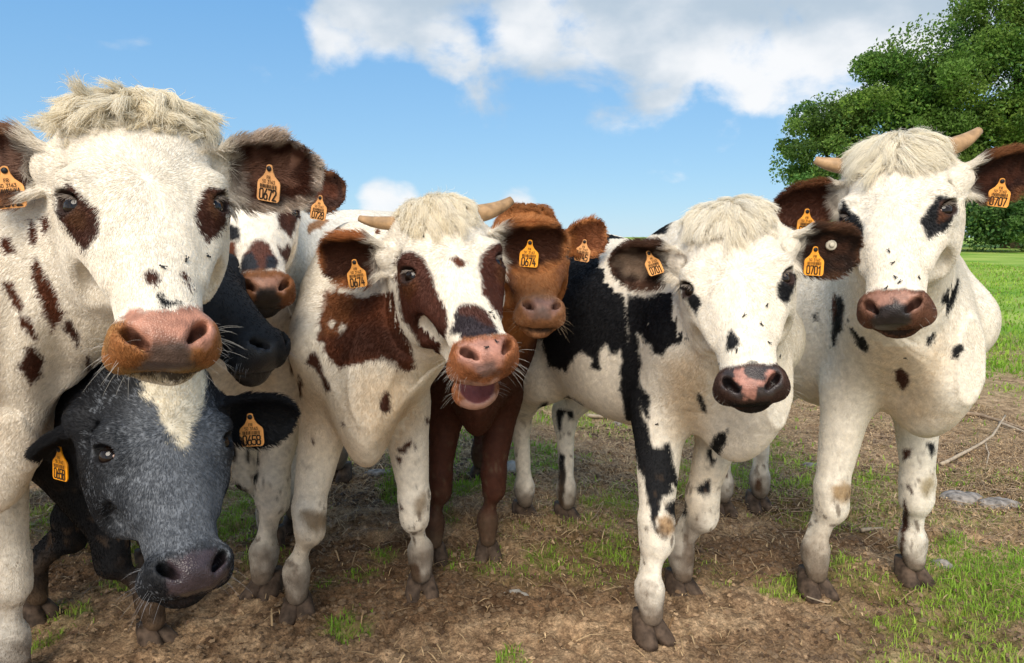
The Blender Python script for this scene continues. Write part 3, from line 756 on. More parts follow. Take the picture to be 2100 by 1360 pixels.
    ln *= np.where(Lc[:, 2] < -.2, .75, 1)*np.clip(.35+(de-.02)/.03, .35, 1)*(1+1.5*sstep(.07, .15, Lc[:, 2])*hh) * np.where(~hh & (ro[:, 2] < .5*H), .8, 1)
    lift = np.full(n, .13)
    for sh, lf, ax, e, b, tip in ears:
        a, bb, c = lf(ro[:, 0], ro[:, 1], ro[:, 2]); q = (a > .0) & (ev(sh[0], ro) < .012); eg = np.abs(bb)/(e.get('w', .115)/2)
        d = unit(ax[0]*.8+np.outer(np.sign(bb)*np.minimum(eg, 1.2)*.75, ax[1])+np.outer(.25+r.random(n)*.3, ax[2]))
        fl[q] = d[q]; g = sstep(.6, 1, eg); lft = (.010+.012*g+.016*sstep(.45, .1, a/ax[3])*(1-g*.5))*e.get('fuzz', 1.0)*.78
        ln[q] = (lft*(.5+.9*r.random(n)))[q]; lift[q] = .45
    sw = np.stack([noise3(ro, 28, 31), noise3(ro, 28, 32), noise3(ro, 28, 33)], 1)*.16+r.standard_normal((n, 3))*.10
    fl = fl+sw; fl = unit(fl-(fl*nn).sum(1, keepdims=True)*nn)
    d0 = unit(fl+nn*lift[:, None]*1.5); d1 = unit(fl+nn*lift[:, None]*.35)
    s1 = ln[:, None]
    pts = np.stack([ro-nn*.001, ro+d0*s1*.36, ro+d0*s1*.36+unit(d0+d1)*s1*.34, ro+d0*s1*.36+unit(d0+d1)*s1*.34+d1*s1*.3], 1)
    w0 = S.get('hair_w', .00038)*(.7+.6*r.random(n)); rad = np.stack([w0, w0*.95, w0*.7, w0*.12], 1)
    br_ = (1+np.where(hh & (Lc[:, 2] < -.215), .24, .06)*r.standard_normal(n)).clip(.7, 1.3)*(1+.07*noise3(ro, 30, 41)); hcc = hc*br_[:, None]
    curves_obj('coat_hair', ro, pts, rad, hcc, root, base)
    # ---- forelock
    fk = S.get('forelock')
    if fk: forelock(S, fk, V, NV, t, R, hs, root, base, r, bvh)
    # ---- whiskers and lashes
    sel = np.where(vhead & (((V-t)@R)[:, 2]/hs < -.235) & (np.abs(((V-t)@R)[:, 0])/hs > .048) & (((V-t)@R)[:, 1]/hs > .03) & (facing > -.5))[0]
    if len(sel) > 10:
        m = int(S.get('whiskers', 70)*.7); i = r.choice(sel, m); p = V[i]; lx = ((p-t)@R)/hs; d = unit(NV[i]*.9+(np.stack([np.sign(lx[:, 0])*.45, 0*lx[:, 0], -.35*np.ones(m)], 1))@R.T+.25*r.standard_normal((m, 3)))
        l = (.010+.034*r.random(m)**1.7)[:, None]; g = np.array([0, 0, -1.])
        ss = np.array([0, .35, .7, 1.]); pt = np.stack([p+d*l*q+g*l*q*q*.25 for q in ss], 1); w = np.full((m, 4), .00015)*np.array([1, .9, .7, .3])
        curves_obj('whiskers', p, pt, w, np.tile(np.array(S.get('whisker_col', (.75, .72, .66))), (m, 1)), root, base)
    P_, D_, C_ = [], [], []
    for c, Re in eyes:
        for q in np.linspace(-1, 1, 26):
            tdir = -Re[:, 1] if (R.T@Re[:, 1])[2] < 0 else Re[:, 1]
            p = c+.019*hs*unit(Re[:, 2]*(1.05-.2*q*q)+Re[:, 0]*q*.85+tdir*(.72-.25*q*q)); d = unit(Re[:, 2]+tdir*.1-up*.35+Re[:, 0]*q*.5+.15*r.standard_normal(3)); P_.append(p); D_.append(d)
    P_, D_ = np.array(P_), np.array(D_); l = .018*hs
    pt = np.stack([P_, P_+D_*l*.4, P_+D_*l*.75-up*l*.06, P_+D_*l-up*l*.2], 1)
    curves_obj('eyelashes', P_, pt, np.full((len(P_), 4), .0004)*np.array([1, .9, .6, .2]), np.tile(np.array(S.get('lash', (.5, .42, .36))), (len(P_), 1)), root, base)
    # ---- flies walking on the coat
    for i, f in enumerate(S.get('flies', [])):
        p, n = hit(*f[:2], .004)
        if p is not None: FLIES.append((p, n, S, f[2]))
    print('cow', S['id'], len(V), 'verts', round(time.time()-T0, 1), 's')
    return root
FLIES = []
def vnormals(V, Q):
    n = np.cross(V[Q[:, 2]]-V[Q[:, 0]], V[Q[:, 3]]-V[Q[:, 1]]); o = np.zeros_like(V)
    for a in range(4):
        for d in range(3): o[:, d] += np.bincount(Q[:, a], n[:, d], len(V))
    return unit(o)
def forelock(S, fk, V, NV, t, R, hs, root, base, r, bvh):
    """long hair from the crown over the forehead; shorter and sparser towards its edge so that it grows out of the coat"""
    L = ((V-t)@R)/hs; zlo = fk.get('zlo', .10)
    inb = (L[:, 2] > zlo) & (L[:, 2] < .22) & (np.abs(L[:, 0]) < fk.get('half', .10)) & (L[:, 1] < fk.get('back', .13)) & (np.linalg.norm(L, axis=1) < .3)
    grow = sstep(zlo, zlo+.05, L[:, 2])*sstep(fk.get('half', .10), fk.get('half', .10)-.03, np.abs(L[:, 0]))
    sel = np.where(inb & (r.random(len(L)) < .15+.85*grow))[0]
    if len(sel) < 10: return
    nc = fk.get('clumps', 150); ci = r.choice(sel, nc); cp = V[ci]; cl = L[ci]
    n = int(fk.get('n', 9000)*1.5); hi = r.choice(sel, n); hp = V[hi]+r.standard_normal((n, 3))*.0025
    idx = np.empty(n, int)
    for a in range(0, n, 3000):
        d = ((hp[a:a+3000, None]-cp[None])**2).sum(2)*(1+.9*r.random((1, nc))); idx[a:a+3000] = d.argmin(1)
    d0, d1, ln = fk['style'](cl, r)
    ln = ln*(.35+.65*grow[ci])
    d0 = unit(d0)@R.T; d1 = unit(d1)@R.T
    k = 7; ss = np.linspace(0, 1, k)
    # each clump follows a guide that runs over the skull
    nh = NV[ci]; g0 = unit(d0+nh*fk.get('rise', .0)); K = 9; step = ln/(K-1); G = np.zeros((nc, K, 3)); G[:, 0] = cp
    top = fk.get('height', .010)*(.5+r.random(nc)); ph = r.random((nc, 3))*6.28; amp = fk.get('wave', .004)
    for s in range(1, K):
        w = sstep(0, .8, s/(K-1)); dr = unit(g0*(1-w)+d1*w)
        for n_ in range(nc):
            x = G[n_, s-1]+dr[n_]*step[n_]; h = bvh.find_nearest(Vector(x)); nn_ = np.array(h[1]); hh = (x-np.array(h[0]))@nn_
            x = x+nn_*(np.clip(hh, min(.002+.012*s/K, top[n_]), top[n_])-hh) if hh < .03 else x
            v = x-G[n_, s-1]; G[n_, s] = G[n_, s-1]+v/max(np.linalg.norm(v), 1e-6)*step[n_]
    G = G-cp[:, None]+amp*np.linspace(0, 1, K)[None, :, None]*np.sin(ph[:, None]+np.linspace(0, 1, K)[None, :, None]*fk.get('freq', 5))
    loc = hp-cp[idx]; fac = ((1+.30*r.standard_normal(n))*(.45+.55*grow[hi])).clip(.25, 1.25); jit = r.standard_normal((n, 3))*fk.get('frizz', .09)
    pts = []
    for q in ss:
        u = np.minimum(q*fac, 1)*(K-1); i0 = np.minimum(u.astype(int), K-2); f = (u-i0)[:, None]
        pts.append(hp+G[idx, i0]*(1-f)+G[idx, i0+1]*f-loc*(q*q*fk.get('clump', .62))+jit*(ln[idx]*fac)[:, None]*q*q+NV[hi]*.002*np.sin(q*3.14))
    pts = np.stack(pts, 1)
    w0 = fk.get('w', .00034)*(.7+.6*r.random(n)); rad = w0[:, None]*np.array([1, 1, 1, .9, .8, .6, .15])
    cc = np.array(fk.get('col', CREAM)); c2 = np.array(fk.get('col2', WHITE)); mixv = r.random(nc)[idx]*.6+r.random(n)*.4
    col = (cc*(1-mixv[:, None])+c2*mixv[:, None])*(1+.10*r.standard_normal(n)).clip(.6, 1.3)[:, None]
    curves_obj('forelock', hp, pts, rad, col, root, base)
def style_fall(side=.5, down=1.0, lift=.5, length=.06, fwd=.6, mess=.25):
    """falls from the poll over the forehead, parting to both sides"""
    def f(L, r):
        n = len(L); x = L[:, 0]/.09; z = np.clip((L[:, 2]-.10)/.08, 0, 1.3)
        d0 = np.stack([x*side, -fwd*np.ones(n), lift-.5*np.ones(n)+.45*z], 1)+mess*r.standard_normal((n, 3)); d1 = np.stack([x*side*1.25, -fwd*.15*np.ones(n), -down*np.ones(n)], 1)+mess*r.standard_normal((n, 3))
        return d0, d1, length*(.55+.9*r.random(n))*(.75+.5*np.exp(-(x/.45)**2))
    return f
def style_tousled(L, r):
    """parted in the middle and swept out to both sides, with wisps standing up"""
    n = len(L); x = L[:, 0]/.09; up_ = (r.random(n) < .15)*.6
    d0 = np.stack([x*1.1+.1, -.5*np.ones(n), .15+.5*up_], 1)+.25*r.standard_normal((n, 3)); d1 = np.stack([x*1.6+.35*r.standard_normal(n), -.25+.25*r.standard_normal(n), -.45-.3*np.abs(x)+.5*up_+.25*r.standard_normal(n)], 1)
    return d0, d1, .054*(.5+.9*r.random(n))

# ------------------------------------------------------------------ the herd
def cam_scale(t, k): return CC+(np.asarray(t)-CC)*k
DKBR = (.062, .020, .011); MUZ = (.36, .15, .045)
def muz(poly, col=MUZ, soft=5, **k): return (col, poly, dict(soft=soft, part='head', dry=1, **k))
def herd():
    grp = 'herd of young cattle facing the viewer'
    cows = {}
    cows['A'] = dict(id='A', muzcol=(.38, .20, .075), muzback=.085, muzline=-.245, seed=1, label='large cream-white cow with brown eye patches and tousled forelock, ear tag 0672', group=grp,
        t=(-.57, 1.161, 1.235), rot=(29.7, -29.8, -1.0), hs=1.0, fore=(-1.30, 1.60), heading=(.93, -.36), len=.9, H=1.19, base=WHITE, wide=1.0, neck=1.15, dewlap=.75,
        fore_feet=[(-1.20, 1.70), (-1.24, 1.40)], hind_feet=[(-2.12, 2.13), (-2.23, 1.78)], foot_dir=(.95, -.5), hairs=90000, fine=.0048, folds=dict(dir=(.85, .1, -.5), freq=62, amp=.008),
        ears=[dict(side=-1, tip=(-95, 315), dz=-.02, w=.12, face=(.35, -1, -.2), col=DKBR, rim=(.45, .25, .15), inner=(.5, .3, .22), inner_amt=.6, cup=.035, fuzz=1.5),
              dict(side=1, tip=(655, 345), dz=.02, w=.125, face=(-.1, -1, -.25), col=DKBR, rim=(.66, .54, .44), inner=(.42, .22, .15), inner_amt=.6, cup=.035, fuzz=1.4)],
        tags=[dict(px=(553, 346), n='0672', yaw=-16, roll=-10, size=.95, lean=-8, near=.018), dict(px=(10, 350), n='0672', yaw=10, roll=6, size=1.0, near=.012)],
        forelock=dict(style=style_tousled, zlo=.085, half=.11, n=13000, clumps=150, rise=.25, height=.020, frizz=.10, wave=.004, freq=5, col=CREAM, col2=(.92, .86, .74)),
        whiskers=110, muzz=1,
        layers=[(DKBR, [(142, 377), (160, 392), (178, 410), (198, 428), (203, 449), (203, 475), (178, 506), (172, 516), (154, 490), (136, 465), (124, 449), (118, 430), (116, 403)], dict(part='head')),
            (DKBR, [(427, 381), (437, 385), (458, 390), (470, 418), (466, 459), (437, 490), (425, 495), (407, 465), (396, 439), (404, 418), (417, 395)], dict(part='head')),
            ((.13, .055, .022), [(128, 400), (150, 405), (176, 440), (180, 465), (160, 470), (140, 452)], dict(soft=9, a=.7, part='head')), ((.13, .055, .022), [(430, 398), (452, 400), (456, 425), (440, 450), (424, 430)], dict(soft=9, a=.7, part='head')),
            (DKBR, [(296, 557), (309, 552), (327, 562), (327, 573), (314, 583), (298, 580)], dict(part='head')), (DKBR, [(371, 560), (381, 560), (396, 596), (391, 596)], dict(part='head')),
            (BLACK, [(319, 601), (332, 601), (342, 611), (355, 616), (371, 616), (373, 622), (350, 627), (340, 632), (329, 629), (322, 614)], dict(part='head')),
            *[(c, p, dict(part='body')) for c, p in [(BROWN, [(3, 485), (23, 488), (31, 516), (15, 519), (3, 506)]), (BROWN, [(10, 578), (26, 583), (49, 624), (46, 640), (28, 629), (13, 593)]),
                (BROWN, [(75, 521), (85, 542), (108, 578), (121, 624), (139, 640), (129, 655), (111, 676), (93, 640), (72, 578), (67, 542)]), (DKBR, [(131, 650), (149, 650), (167, 701), (160, 712), (134, 681)]),
                (BROWN, [(41, 645), (62, 650), (77, 686), (77, 704), (57, 676), (44, 665)]), (DKBR, [(54, 712), (72, 706), (93, 737), (87, 768), (62, 786), (49, 763), (36, 755), (49, 737)]),
                (BROWN, [(62, 444), (75, 459), (77, 495), (67, 506), (61, 475)]), (BROWN, [(87, 449), (100, 439), (100, 465), (93, 480)]), (BLACK, [(160, 790), (170, 790), (165, 815), (152, 822), (150, 805)]), (DKBR, [(178, 727), (185, 727), (198, 758), (203, 768), (196, 771), (178, 753)])]],
            muz([(205, 735), (222, 712), (226, 690), (245, 655), (262, 640), (330, 645), (380, 630), (430, 632), (445, 650), (448, 700), (450, 735), (445, 745), (400, 752), (330, 762), (270, 757), (220, 746)], (.36, .15, .05)),
            (PINK, [(250, 652), (266, 634), (300, 636), (330, 640), (375, 628), (415, 630), (438, 645), (440, 690), (432, 712), (390, 715), (380, 745), (310, 750), (300, 725), (262, 700)], dict(part='head', soft=7, wet=.9)),
            ((.060, .048, .042), [(312, 702), (350, 688), (382, 700), (396, 722), (402, 754), (340, 768), (270, 760), (295, 735)], dict(part='head', soft=14, wet=.8, a=.9)),
            ((.34, .24, .09), [(250, 760), (330, 764), (410, 755), (400, 776), (330, 785), (270, 775)], dict(part='head', soft=8, a=.6)),
            ], flies=[(334, 547, 'just above the brown nose spot of the big cream cow'), (382, 532, 'in the middle of the white cheek of the big cream cow'), (427, 525, 'at the cheek edge of the big cream cow, under its eye patch')])
    cows['B'] = dict(id='B', fine=.0072, muzcol=(.20, .075, .028), seed=2, label='white cow with rust and black nose patch behind the big cream cow, tag 0728', group=grp,
        t=cam_scale((-.676, 1.95, 1.251), .97), rot=(29.1, -32, 1.0), hs=.97, fore=(-.86, 2.38), heading=(-.38, -.92), len=.85, H=1.25, base=WHITE, wide=.95, neck=1.1, coarse=.016,
        fore_feet=[(-.83, 2.17), (-.93, 2.52)], hind_feet=[(-.5, 3.3), (-.85, 3.3)], hairs=45000,
        ears=[dict(side=1, tip=(712, 385), dz=.03, w=.125, face=(.0, -1, -.3), col=(.055, .02, .012), rim=(.22, .09, .04), inner=(.16, .05, .025), cup=.03), dict(side=-1, tip=(400, 400), dz=.05, col=BROWN)],
        tags=[dict(px=(657, 406), n='0728', yaw=-14, roll=-9, size=1.0, near=.015)], whiskers=50,
        layers=[(DKBR, [(569, 434), (581, 427), (604, 425), (620, 427), (612, 451), (606, 467), (597, 493), (592, 488), (585, 479), (571, 467), (568, 451)], dict(part='head')),
            (BLACK, [(440, 469), (477, 458), (489, 467), (494, 484), (488, 498), (482, 493), (440, 498)], dict(part='head')), (BROWN, [(440, 498), (482, 495), (486, 531), (477, 549), (465, 561), (440, 549)], dict(part='head')),
            ((.10, .034, .022), [(519, 495), (536, 491), (550, 500), (562, 521), (572, 533), (567, 545), (535, 556), (497, 556), (494, 540), (498, 520), (508, 512)], dict(part='head')),
            ((.02, .022, .03), [(497, 523), (515, 518), (527, 535), (530, 555), (497, 556), (494, 543)], dict(part='head')), ((.02, .022, .03), [(548, 525), (560, 523), (569, 535), (565, 550), (543, 552)], dict(part='head')),
            (DKBR, [(567, 498), (576, 512), (583, 507), (590, 495), (598, 507), (597, 550), (585, 538), (571, 514)], dict(part='head')),
            (TAN, [(607, 486), (616, 469), (642, 455), (668, 440), (690, 420), (700, 430), (660, 465), (632, 479), (611, 495)], dict(part='body')), (DKBR, [(597, 545), (604, 531), (616, 524), (609, 542), (599, 554)], dict(part='body')),
            (DKBR, [(616, 587), (623, 573), (625, 592), (625, 615), (623, 639), (611, 615), (614, 599)], dict(part='body')), (BLACK, [(616, 630), (630, 630), (630, 653), (625, 674), (612, 667)], dict(part='body')),
            (DKBR, [(588, 634), (599, 630), (599, 653), (592, 651)], dict(part='body')), (DKBR, [(545, 660), (553, 655), (556, 690), (546, 700)], dict(part='body')), (DKBR, [(592, 690), (606, 690), (608, 740), (598, 770), (590, 740)], dict(part='body')),
            muz([(477, 575), (491, 561), (508, 555), (538, 553), (576, 555), (595, 564), (604, 580), (609, 601), (609, 622), (590, 632), (567, 646), (543, 646), (519, 644), (489, 634), (473, 620), (472, 597)], (.22, .085, .03), soft=4),
            (FLESH, [(505, 572), (520, 570), (560, 570), (590, 570), (585, 600), (520, 605)], dict(part='head', soft=5, wet=.8)), ((.03, .022, .02), [(522, 592), (562, 590), (578, 615), (570, 640), (515, 640), (520, 610)], dict(part='head', soft=7, wet=.8)),
            ((.012, .01, .01), [(490, 634), (530, 628), (580, 628), (600, 632), (570, 655), (520, 652)], dict(part='head', soft=5)),
            *[(BLACK, p, dict(part='body')) for p in [[(478, 991), (495, 991), (500, 1030), (490, 1079), (478, 1074)], [(444, 1040), (466, 1045), (466, 1066), (451, 1064)], [(476, 910), (485, 915), (483, 948), (473, 943)], [(505, 923), (529, 923), (531, 952), (514, 957), (505, 943)],
                [(517, 972), (529, 972), (529, 991), (517, 991)], [(512, 1040), (527, 1037), (529, 1054), (514, 1059)], [(474, 1178), (488, 1178), (488, 1195), (474, 1195)], [(500, 985), (505, 985), (506, 1010), (500, 1010)]]]])
    cows['C'] = dict(id='C', fine=.0072, seed=3, label='jet black cow in profile with only its shiny dark muzzle showing beside the cream cow', group=grp,
        t=at(556, 738, 1.60)-rot_head(66, -46, 0)@np.array([0, .035, -.29])*.95, rot=(66, -46, 0), hs=.95, fore=(-1.32, 2.5), heading=(.9, -.42), len=.85, H=1.1, base=BLACK, wide=.9, coarse=.017,
        fore_feet=[(-1.28, 2.62), (-1.2, 2.40)], hind_feet=[(-2.1, 2.9), (-2.12, 2.62)], hairs=22000, ears=[dict(side=-1, tip=(240, 545), dz=.02, col=BLACK, rim=BLACK), dict(side=1, tip=(440, 520), dz=.12, col=BLACK, rim=BLACK)],
        whiskers=70, whisker_col=(.55, .55, .55), nostril=(.004, .004, .004), lash=(.02, .02, .02), lid=(.01, .01, .01),
        layers=[((.022, .022, .026), [(468, 716), (533, 698), (563, 706), (569, 771), (533, 796), (473, 771)], dict(part='head', soft=8, wet=.95))])
    def roan(P, px, py, L, hdn, col):
        k = sstep(.13, .02, np.abs(L[:, 0]-.01))*sstep(.12, .0, L[:, 2])*sstep(-.27, -.18, L[:, 2]); k = np.maximum(k, .26*sstep(.15, .09, np.abs(L[:, 0]))*sstep(.1, .0, L[:, 2])*sstep(.12, .05, L[:, 1])*sstep(-.28, -.2, L[:, 2]))
        rr = (np.random.default_rng(5).random(len(P))+.35*noise3(P, 40, 51)) < k*.70
        a = (hdn & rr)*.60; b = np.clip(k*1.3, 0, .9)[:, None]*hdn[:, None]; col = col*(1-b)+np.array((.085, .095, .112))*b; return col*(1-a[:, None])+np.array((.19, .205, .23))*a[:, None]
    cows['D'] = dict(id='D', seed=4, label='black and grey roan cow with a white blaze lowering its head, ear tag 0658', group=grp,
        t=cam_scale((-.644, 1.342, .787), .93), rot=(41.4, -38.3, 4.5), hs=.93, fore=(-1.2, 2.0), heading=(.92, -.38), len=.85, H=1.06, base=BLACK, wide=.85, roan=roan,
        fore_feet=[(-1.37, 2.06), (-.95, 1.92)], hind_feet=[(-2.0, 2.4), (-1.98, 2.12)], hairs=80000, fine=.0048,
        ears=[dict(side=1, tip=(612, 862), dz=.10, w=.115, face=(-.1, -1, -.1), col=BLACK, rim=BLACK, cup=.03), dict(side=-1, tip=(92, 950), dz=.16, w=.09, face=(.7, -1, 0), col=BLACK, rim=BLACK, cup=.03)],
        tags=[dict(px=(513, 855), n='0658', yaw=2, roll=3, size=1.0), dict(px=(122, 922), n='0658', yaw=-28, roll=0, size=1.0)], whiskers=60, whisker_col=(.4, .4, .42), lid=(.008, .008, .01), nostril=(.006, .005, .006), lash=(.03, .03, .03),
        layers=[((.78, .70, .55), [(291, 760), (420, 755), (422, 797), (419, 826), (405, 860), (390, 894), (386, 909), (374, 925), (359, 909), (349, 889), (330, 860), (314, 831), (294, 807)], dict(part='head', soft=5, rag=1.6)),
            ((.050, .036, .042), [(345, 1150), (380, 1135), (440, 1128), (464, 1140), (465, 1185), (430, 1215), (385, 1225), (345, 1215)], dict(part='head', soft=8, wet=1.0)),
            ((.30, .27, .23), [(340, 1265), (352, 1255), (360, 1285), (348, 1300), (338, 1290)], dict(part='body'))])
    cows['E'] = dict(id='E', muzcol=(.30, .115, .05), seed=5, label='horned white cow with brown face patches bellowing with its mouth open, ear tag 0674', group=grp,
        t=(-.132, 1.672, 1.113), rot=(13.8, -38.1, -9.7), hs=1.0, fore=(-.435, 2.13), heading=(.19, -.98), len=.78, H=1.15, base=WHITE, wide=.84, dewlap=.95,
        fore_feet=[(-.28, 2.17), (-.64, 2.03)], hind_feet=[(-.40, 2.85), (-.84, 2.68)], hairs=105000, fine=.0048, mouth=15, muzback=.30,
        ears=[dict(side=-1, tip=(652, 528), dz=.02, w=.125, face=(.15, -1, -.25), col=(.075, .024, .011), rim=(.55, .22, .08), cup=.035, fuzz=1.4), dict(side=1, tip=(1166, 500), dz=.02, w=.125, face=(-.15, -1, -.25), col=(.075, .024, .011), rim=(.58, .25, .09), cup=.035, fuzz=1.4)],
        horns=[dict(side=-1, base=(-.105, .06, .150), tip=(737, 448), dz=.02, r=.0165), dict(side=1, base=(.108, .06, .145), tip=(1050, 410), dz=.02, r=.022, bow=-.14)],
        tags=[dict(px=(727, 538), n='0674', yaw=-8, roll=9, size=1.0, near=.014), dict(px=(1087, 498), n='0674', yaw=-6, roll=-4, size=1.0)],
        forelock=dict(style=style_fall(.55, 1.0, .1, .062, 1.0, .12), zlo=.065, half=.095, n=9000, clumps=120, rise=.0, height=.010, col=CREAM, col2=(.93, .87, .76)), whiskers=130, face_len=.008,
        layers=[((.075, .022, .012), [(828, 517), (848, 515), (873, 534), (889, 562), (896, 595), (906, 620), (915, 636), (917, 669), (910, 690), (910, 735), (906, 748), (889, 735), (877, 731), (869, 723), (856, 694), (840, 669), (824, 653), (818, 624), (812, 571), (810, 538), (820, 525)], dict(part='head')),
            ((.14, .05, .018), [(820, 560), (850, 558), (858, 590), (840, 612), (822, 600)], dict(soft=10, a=.8, part='head')),
            ((.075, .022, .012), [(986, 521), (1009, 505), (1030, 495), (1060, 538), (1060, 571), (1050, 628), (1042, 669), (1025, 653), (1009, 628), (997, 612), (988, 604), (984, 571), (980, 546)], dict(part='head')),
            ((.14, .05, .018), [(1015, 540), (1040, 535), (1045, 575), (1020, 580)], dict(soft=10, a=.7, part='head')),
            (BROWN, [(926, 529), (939, 527), (953, 538), (951, 546), (941, 550), (933, 540)], dict(part='head')),
            ((.028, .020, .026), [(939, 628), (955, 624), (972, 624), (992, 636), (1009, 657), (1023, 684), (997, 690), (955, 700), (943, 692), (945, 682), (924, 680), (931, 653)], dict(part='head')),
            ((.075, .026, .018), [(940, 628), (955, 624), (972, 624), (992, 636), (1009, 657), (1018, 672), (990, 662), (970, 645), (942, 646)], dict(part='head', soft=5)),
            muz([(916, 715), (931, 700), (955, 692), (997, 688), (1025, 684), (1046, 692), (1060, 706), (1062, 735), (1056, 764), (1034, 772), (1029, 785), (1029, 810), (1009, 830), (968, 842), (943, 834), (922, 805), (912, 776), (910, 739)], (.33, .125, .05)),
            ((.40, .19, .14), [(940, 705), (1000, 692), (1035, 692), (1040, 720), (1028, 752), (990, 770), (962, 752), (938, 738)], dict(part='head', soft=7, wet=.85)),
            ((.20, .13, .12), [(975, 748), (1012, 742), (1026, 764), (985, 774)], dict(part='head', soft=8, wet=.8, a=.8)),
            ((.46, .25, .19), [(940, 775), (960, 782), (1000, 785), (1022, 772), (1022, 805), (1005, 818), (965, 820), (945, 808)], dict(part='head', soft=4, wet=.9)),
            (BROWN, [(671, 604), (696, 591), (733, 612), (766, 608), (807, 595), (822, 628), (830, 678), (845, 711), (850, 752), (828, 764), (811, 744), (791, 731), (741, 748), (725, 744), (700, 756), (684, 744), (671, 723), (663, 702), (649, 702), (655, 669), (659, 645), (675, 624)], dict(part='body', rag=1.5)),
            ((.20, .07, .022), [(660, 600), (700, 588), (735, 612), (720, 650), (690, 690), (655, 690), (662, 640)], dict(part='body', soft=10, a=.75, rag=2)),
            (WHITE, [(694, 676), (702, 664), (706, 668), (698, 690)], dict(part='body', rag=2)), (WHITE, [(676, 668), (683, 658), (686, 662), (680, 674)], dict(part='body', rag=2)),
            (DKBR, [(690, 690), (760, 660), (830, 680), (845, 740), (820, 750), (760, 728), (700, 740)], dict(part='body', soft=14, rag=2)),
            *[(DKBR, p, dict(part='body')) for p in [[(787, 801), (799, 803), (801, 842), (791, 849), (778, 842), (778, 830)], [(887, 809), (898, 803), (903, 809), (898, 826), (889, 824)], [(873, 855), (887, 859), (885, 869), (873, 865)], [(646, 719), (655, 735), (663, 768), (679, 789), (677, 803), (667, 805), (659, 776), (646, 756), (628, 744), (634, 723)],
                [(612, 770), (620, 785), (618, 814), (611, 809)], [(815, 919), (844, 903), (844, 911), (828, 930), (817, 928)], [(848, 913), (855, 913), (852, 924)], [(813, 936), (824, 936), (821, 952), (813, 945)], [(817, 1029), (828, 1043), (821, 1047)], [(836, 1158), (852, 1154), (863, 1171), (863, 1195), (848, 1195), (832, 1191)], [(698, 865), (710, 868), (704, 874)], [(640, 900), (646, 905), (641, 912)]]],
            (TAN, [(671, 472), (692, 451), (733, 422), (760, 402), (745, 422), (704, 447), (696, 472), (675, 482)], dict(part='body')), ((.17, .065, .03), [(762, 472), (782, 468), (784, 488), (760, 492)], dict(part='body')),
            ((.70, .52, .32), [(740, 765), (830, 760), (860, 850), (800, 930), (750, 900), (720, 830)], dict(part='body', soft=40, a=.55)),  # cream chest tint with warm shade under the head painted in
            (STAIN, [(614, 1043), (646, 1047), (684, 1055), (671, 1080), (649, 1096), (630, 1084), (618, 1064)], dict(soft=9, a=.8)), (STAIN, [(848, 1026), (873, 1006), (877, 1031), (865, 1059), (852, 1055)], dict(soft=9, a=.75))],
        marks=[(-.5, .2, .6, .16, BROWN), (-.75, -.2, .75, .18, BROWN)], flies=[(868, 484, 'high on the forehead of the bellowing horned cow'), (1006, 640, 'on the white stripe above the nose patch of the bellowing cow'), (1013, 650, 'lower of the pair on the white stripe of the bellowing cow'), (998, 712, 'between the nostrils of the bellowing cow'), (1018, 700, 'on the nose of the bellowing cow, close to its far nostril')])
    cows['F'] = dict(id='F', fine=.0072, muzcol=(.36, .17, .08), seed=6, label='rust brown cow peering from behind the bellowing horned cow, ear tag 0745', group=grp,
        t=cam_scale((.069, 2.35, 1.132), .90), rot=(10, -44, 2.3), hs=.90, fore=(-.13, 2.52), heading=(.10, -.99), len=.85, H=1.06, base=(.37, .145, .045), body_col=(.075, .023, .012), wide=.78, coarse=.016,
        fore_feet=[(-.08, 2.44), (-.27, 2.42)], hind_feet=[(-.15, 3.3), (-.33, 3.3)], hairs=48000, face_len=.008,
        ears=[dict(side=1, tip=(1248, 474), dz=.03, w=.12, face=(-.1, -1, -.2), col=(.20, .065, .022), rim=(.55, .23, .08), cup=.03), dict(side=-1, tip=(940, 500), dz=.05, col=(.17, .055, .02), rim=(.40, .15, .05))],
        tags=[dict(px=(1199, 496), n='0745', yaw=-16, roll=-9, size=1.0)], whiskers=70, whisker_col=(.6, .45, .3), lid=(.03, .014, .008), lash=(.2, .1, .05),
        forelock=dict(style=style_fall(.5, .6, .7, .035, .5, .3), zlo=.12, half=.09, n=5000, clumps=110, col=(.36, .14, .045), col2=(.44, .19, .07)),
        layers=[((.40, .19, .09), [(1052, 640), (1070, 612), (1100, 606), (1140, 608), (1158, 630), (1158, 660), (1140, 668), (1080, 668), (1056, 662)], dict(part='head', soft=8)),
            ((.30, .16, .12), [(1072, 622), (1100, 612), (1140, 614), (1150, 635), (1130, 655), (1090, 655), (1074, 640)], dict(part='head', soft=6, wet=.85)), ((.13, .09, .08), [(1100, 630), (1122, 630), (1130, 652), (1095, 655)], dict(part='head', soft=7, wet=.8, a=.8)),
            ((.16, .06, .025), [(1035, 520), (1052, 520), (1056, 560), (1060, 600), (1045, 640), (1030, 600)], dict(part='head', soft=12)), ((.16, .06, .025), [(1140, 540), (1165, 520), (1160, 610), (1148, 600)], dict(part='head', soft=9, a=.8))])
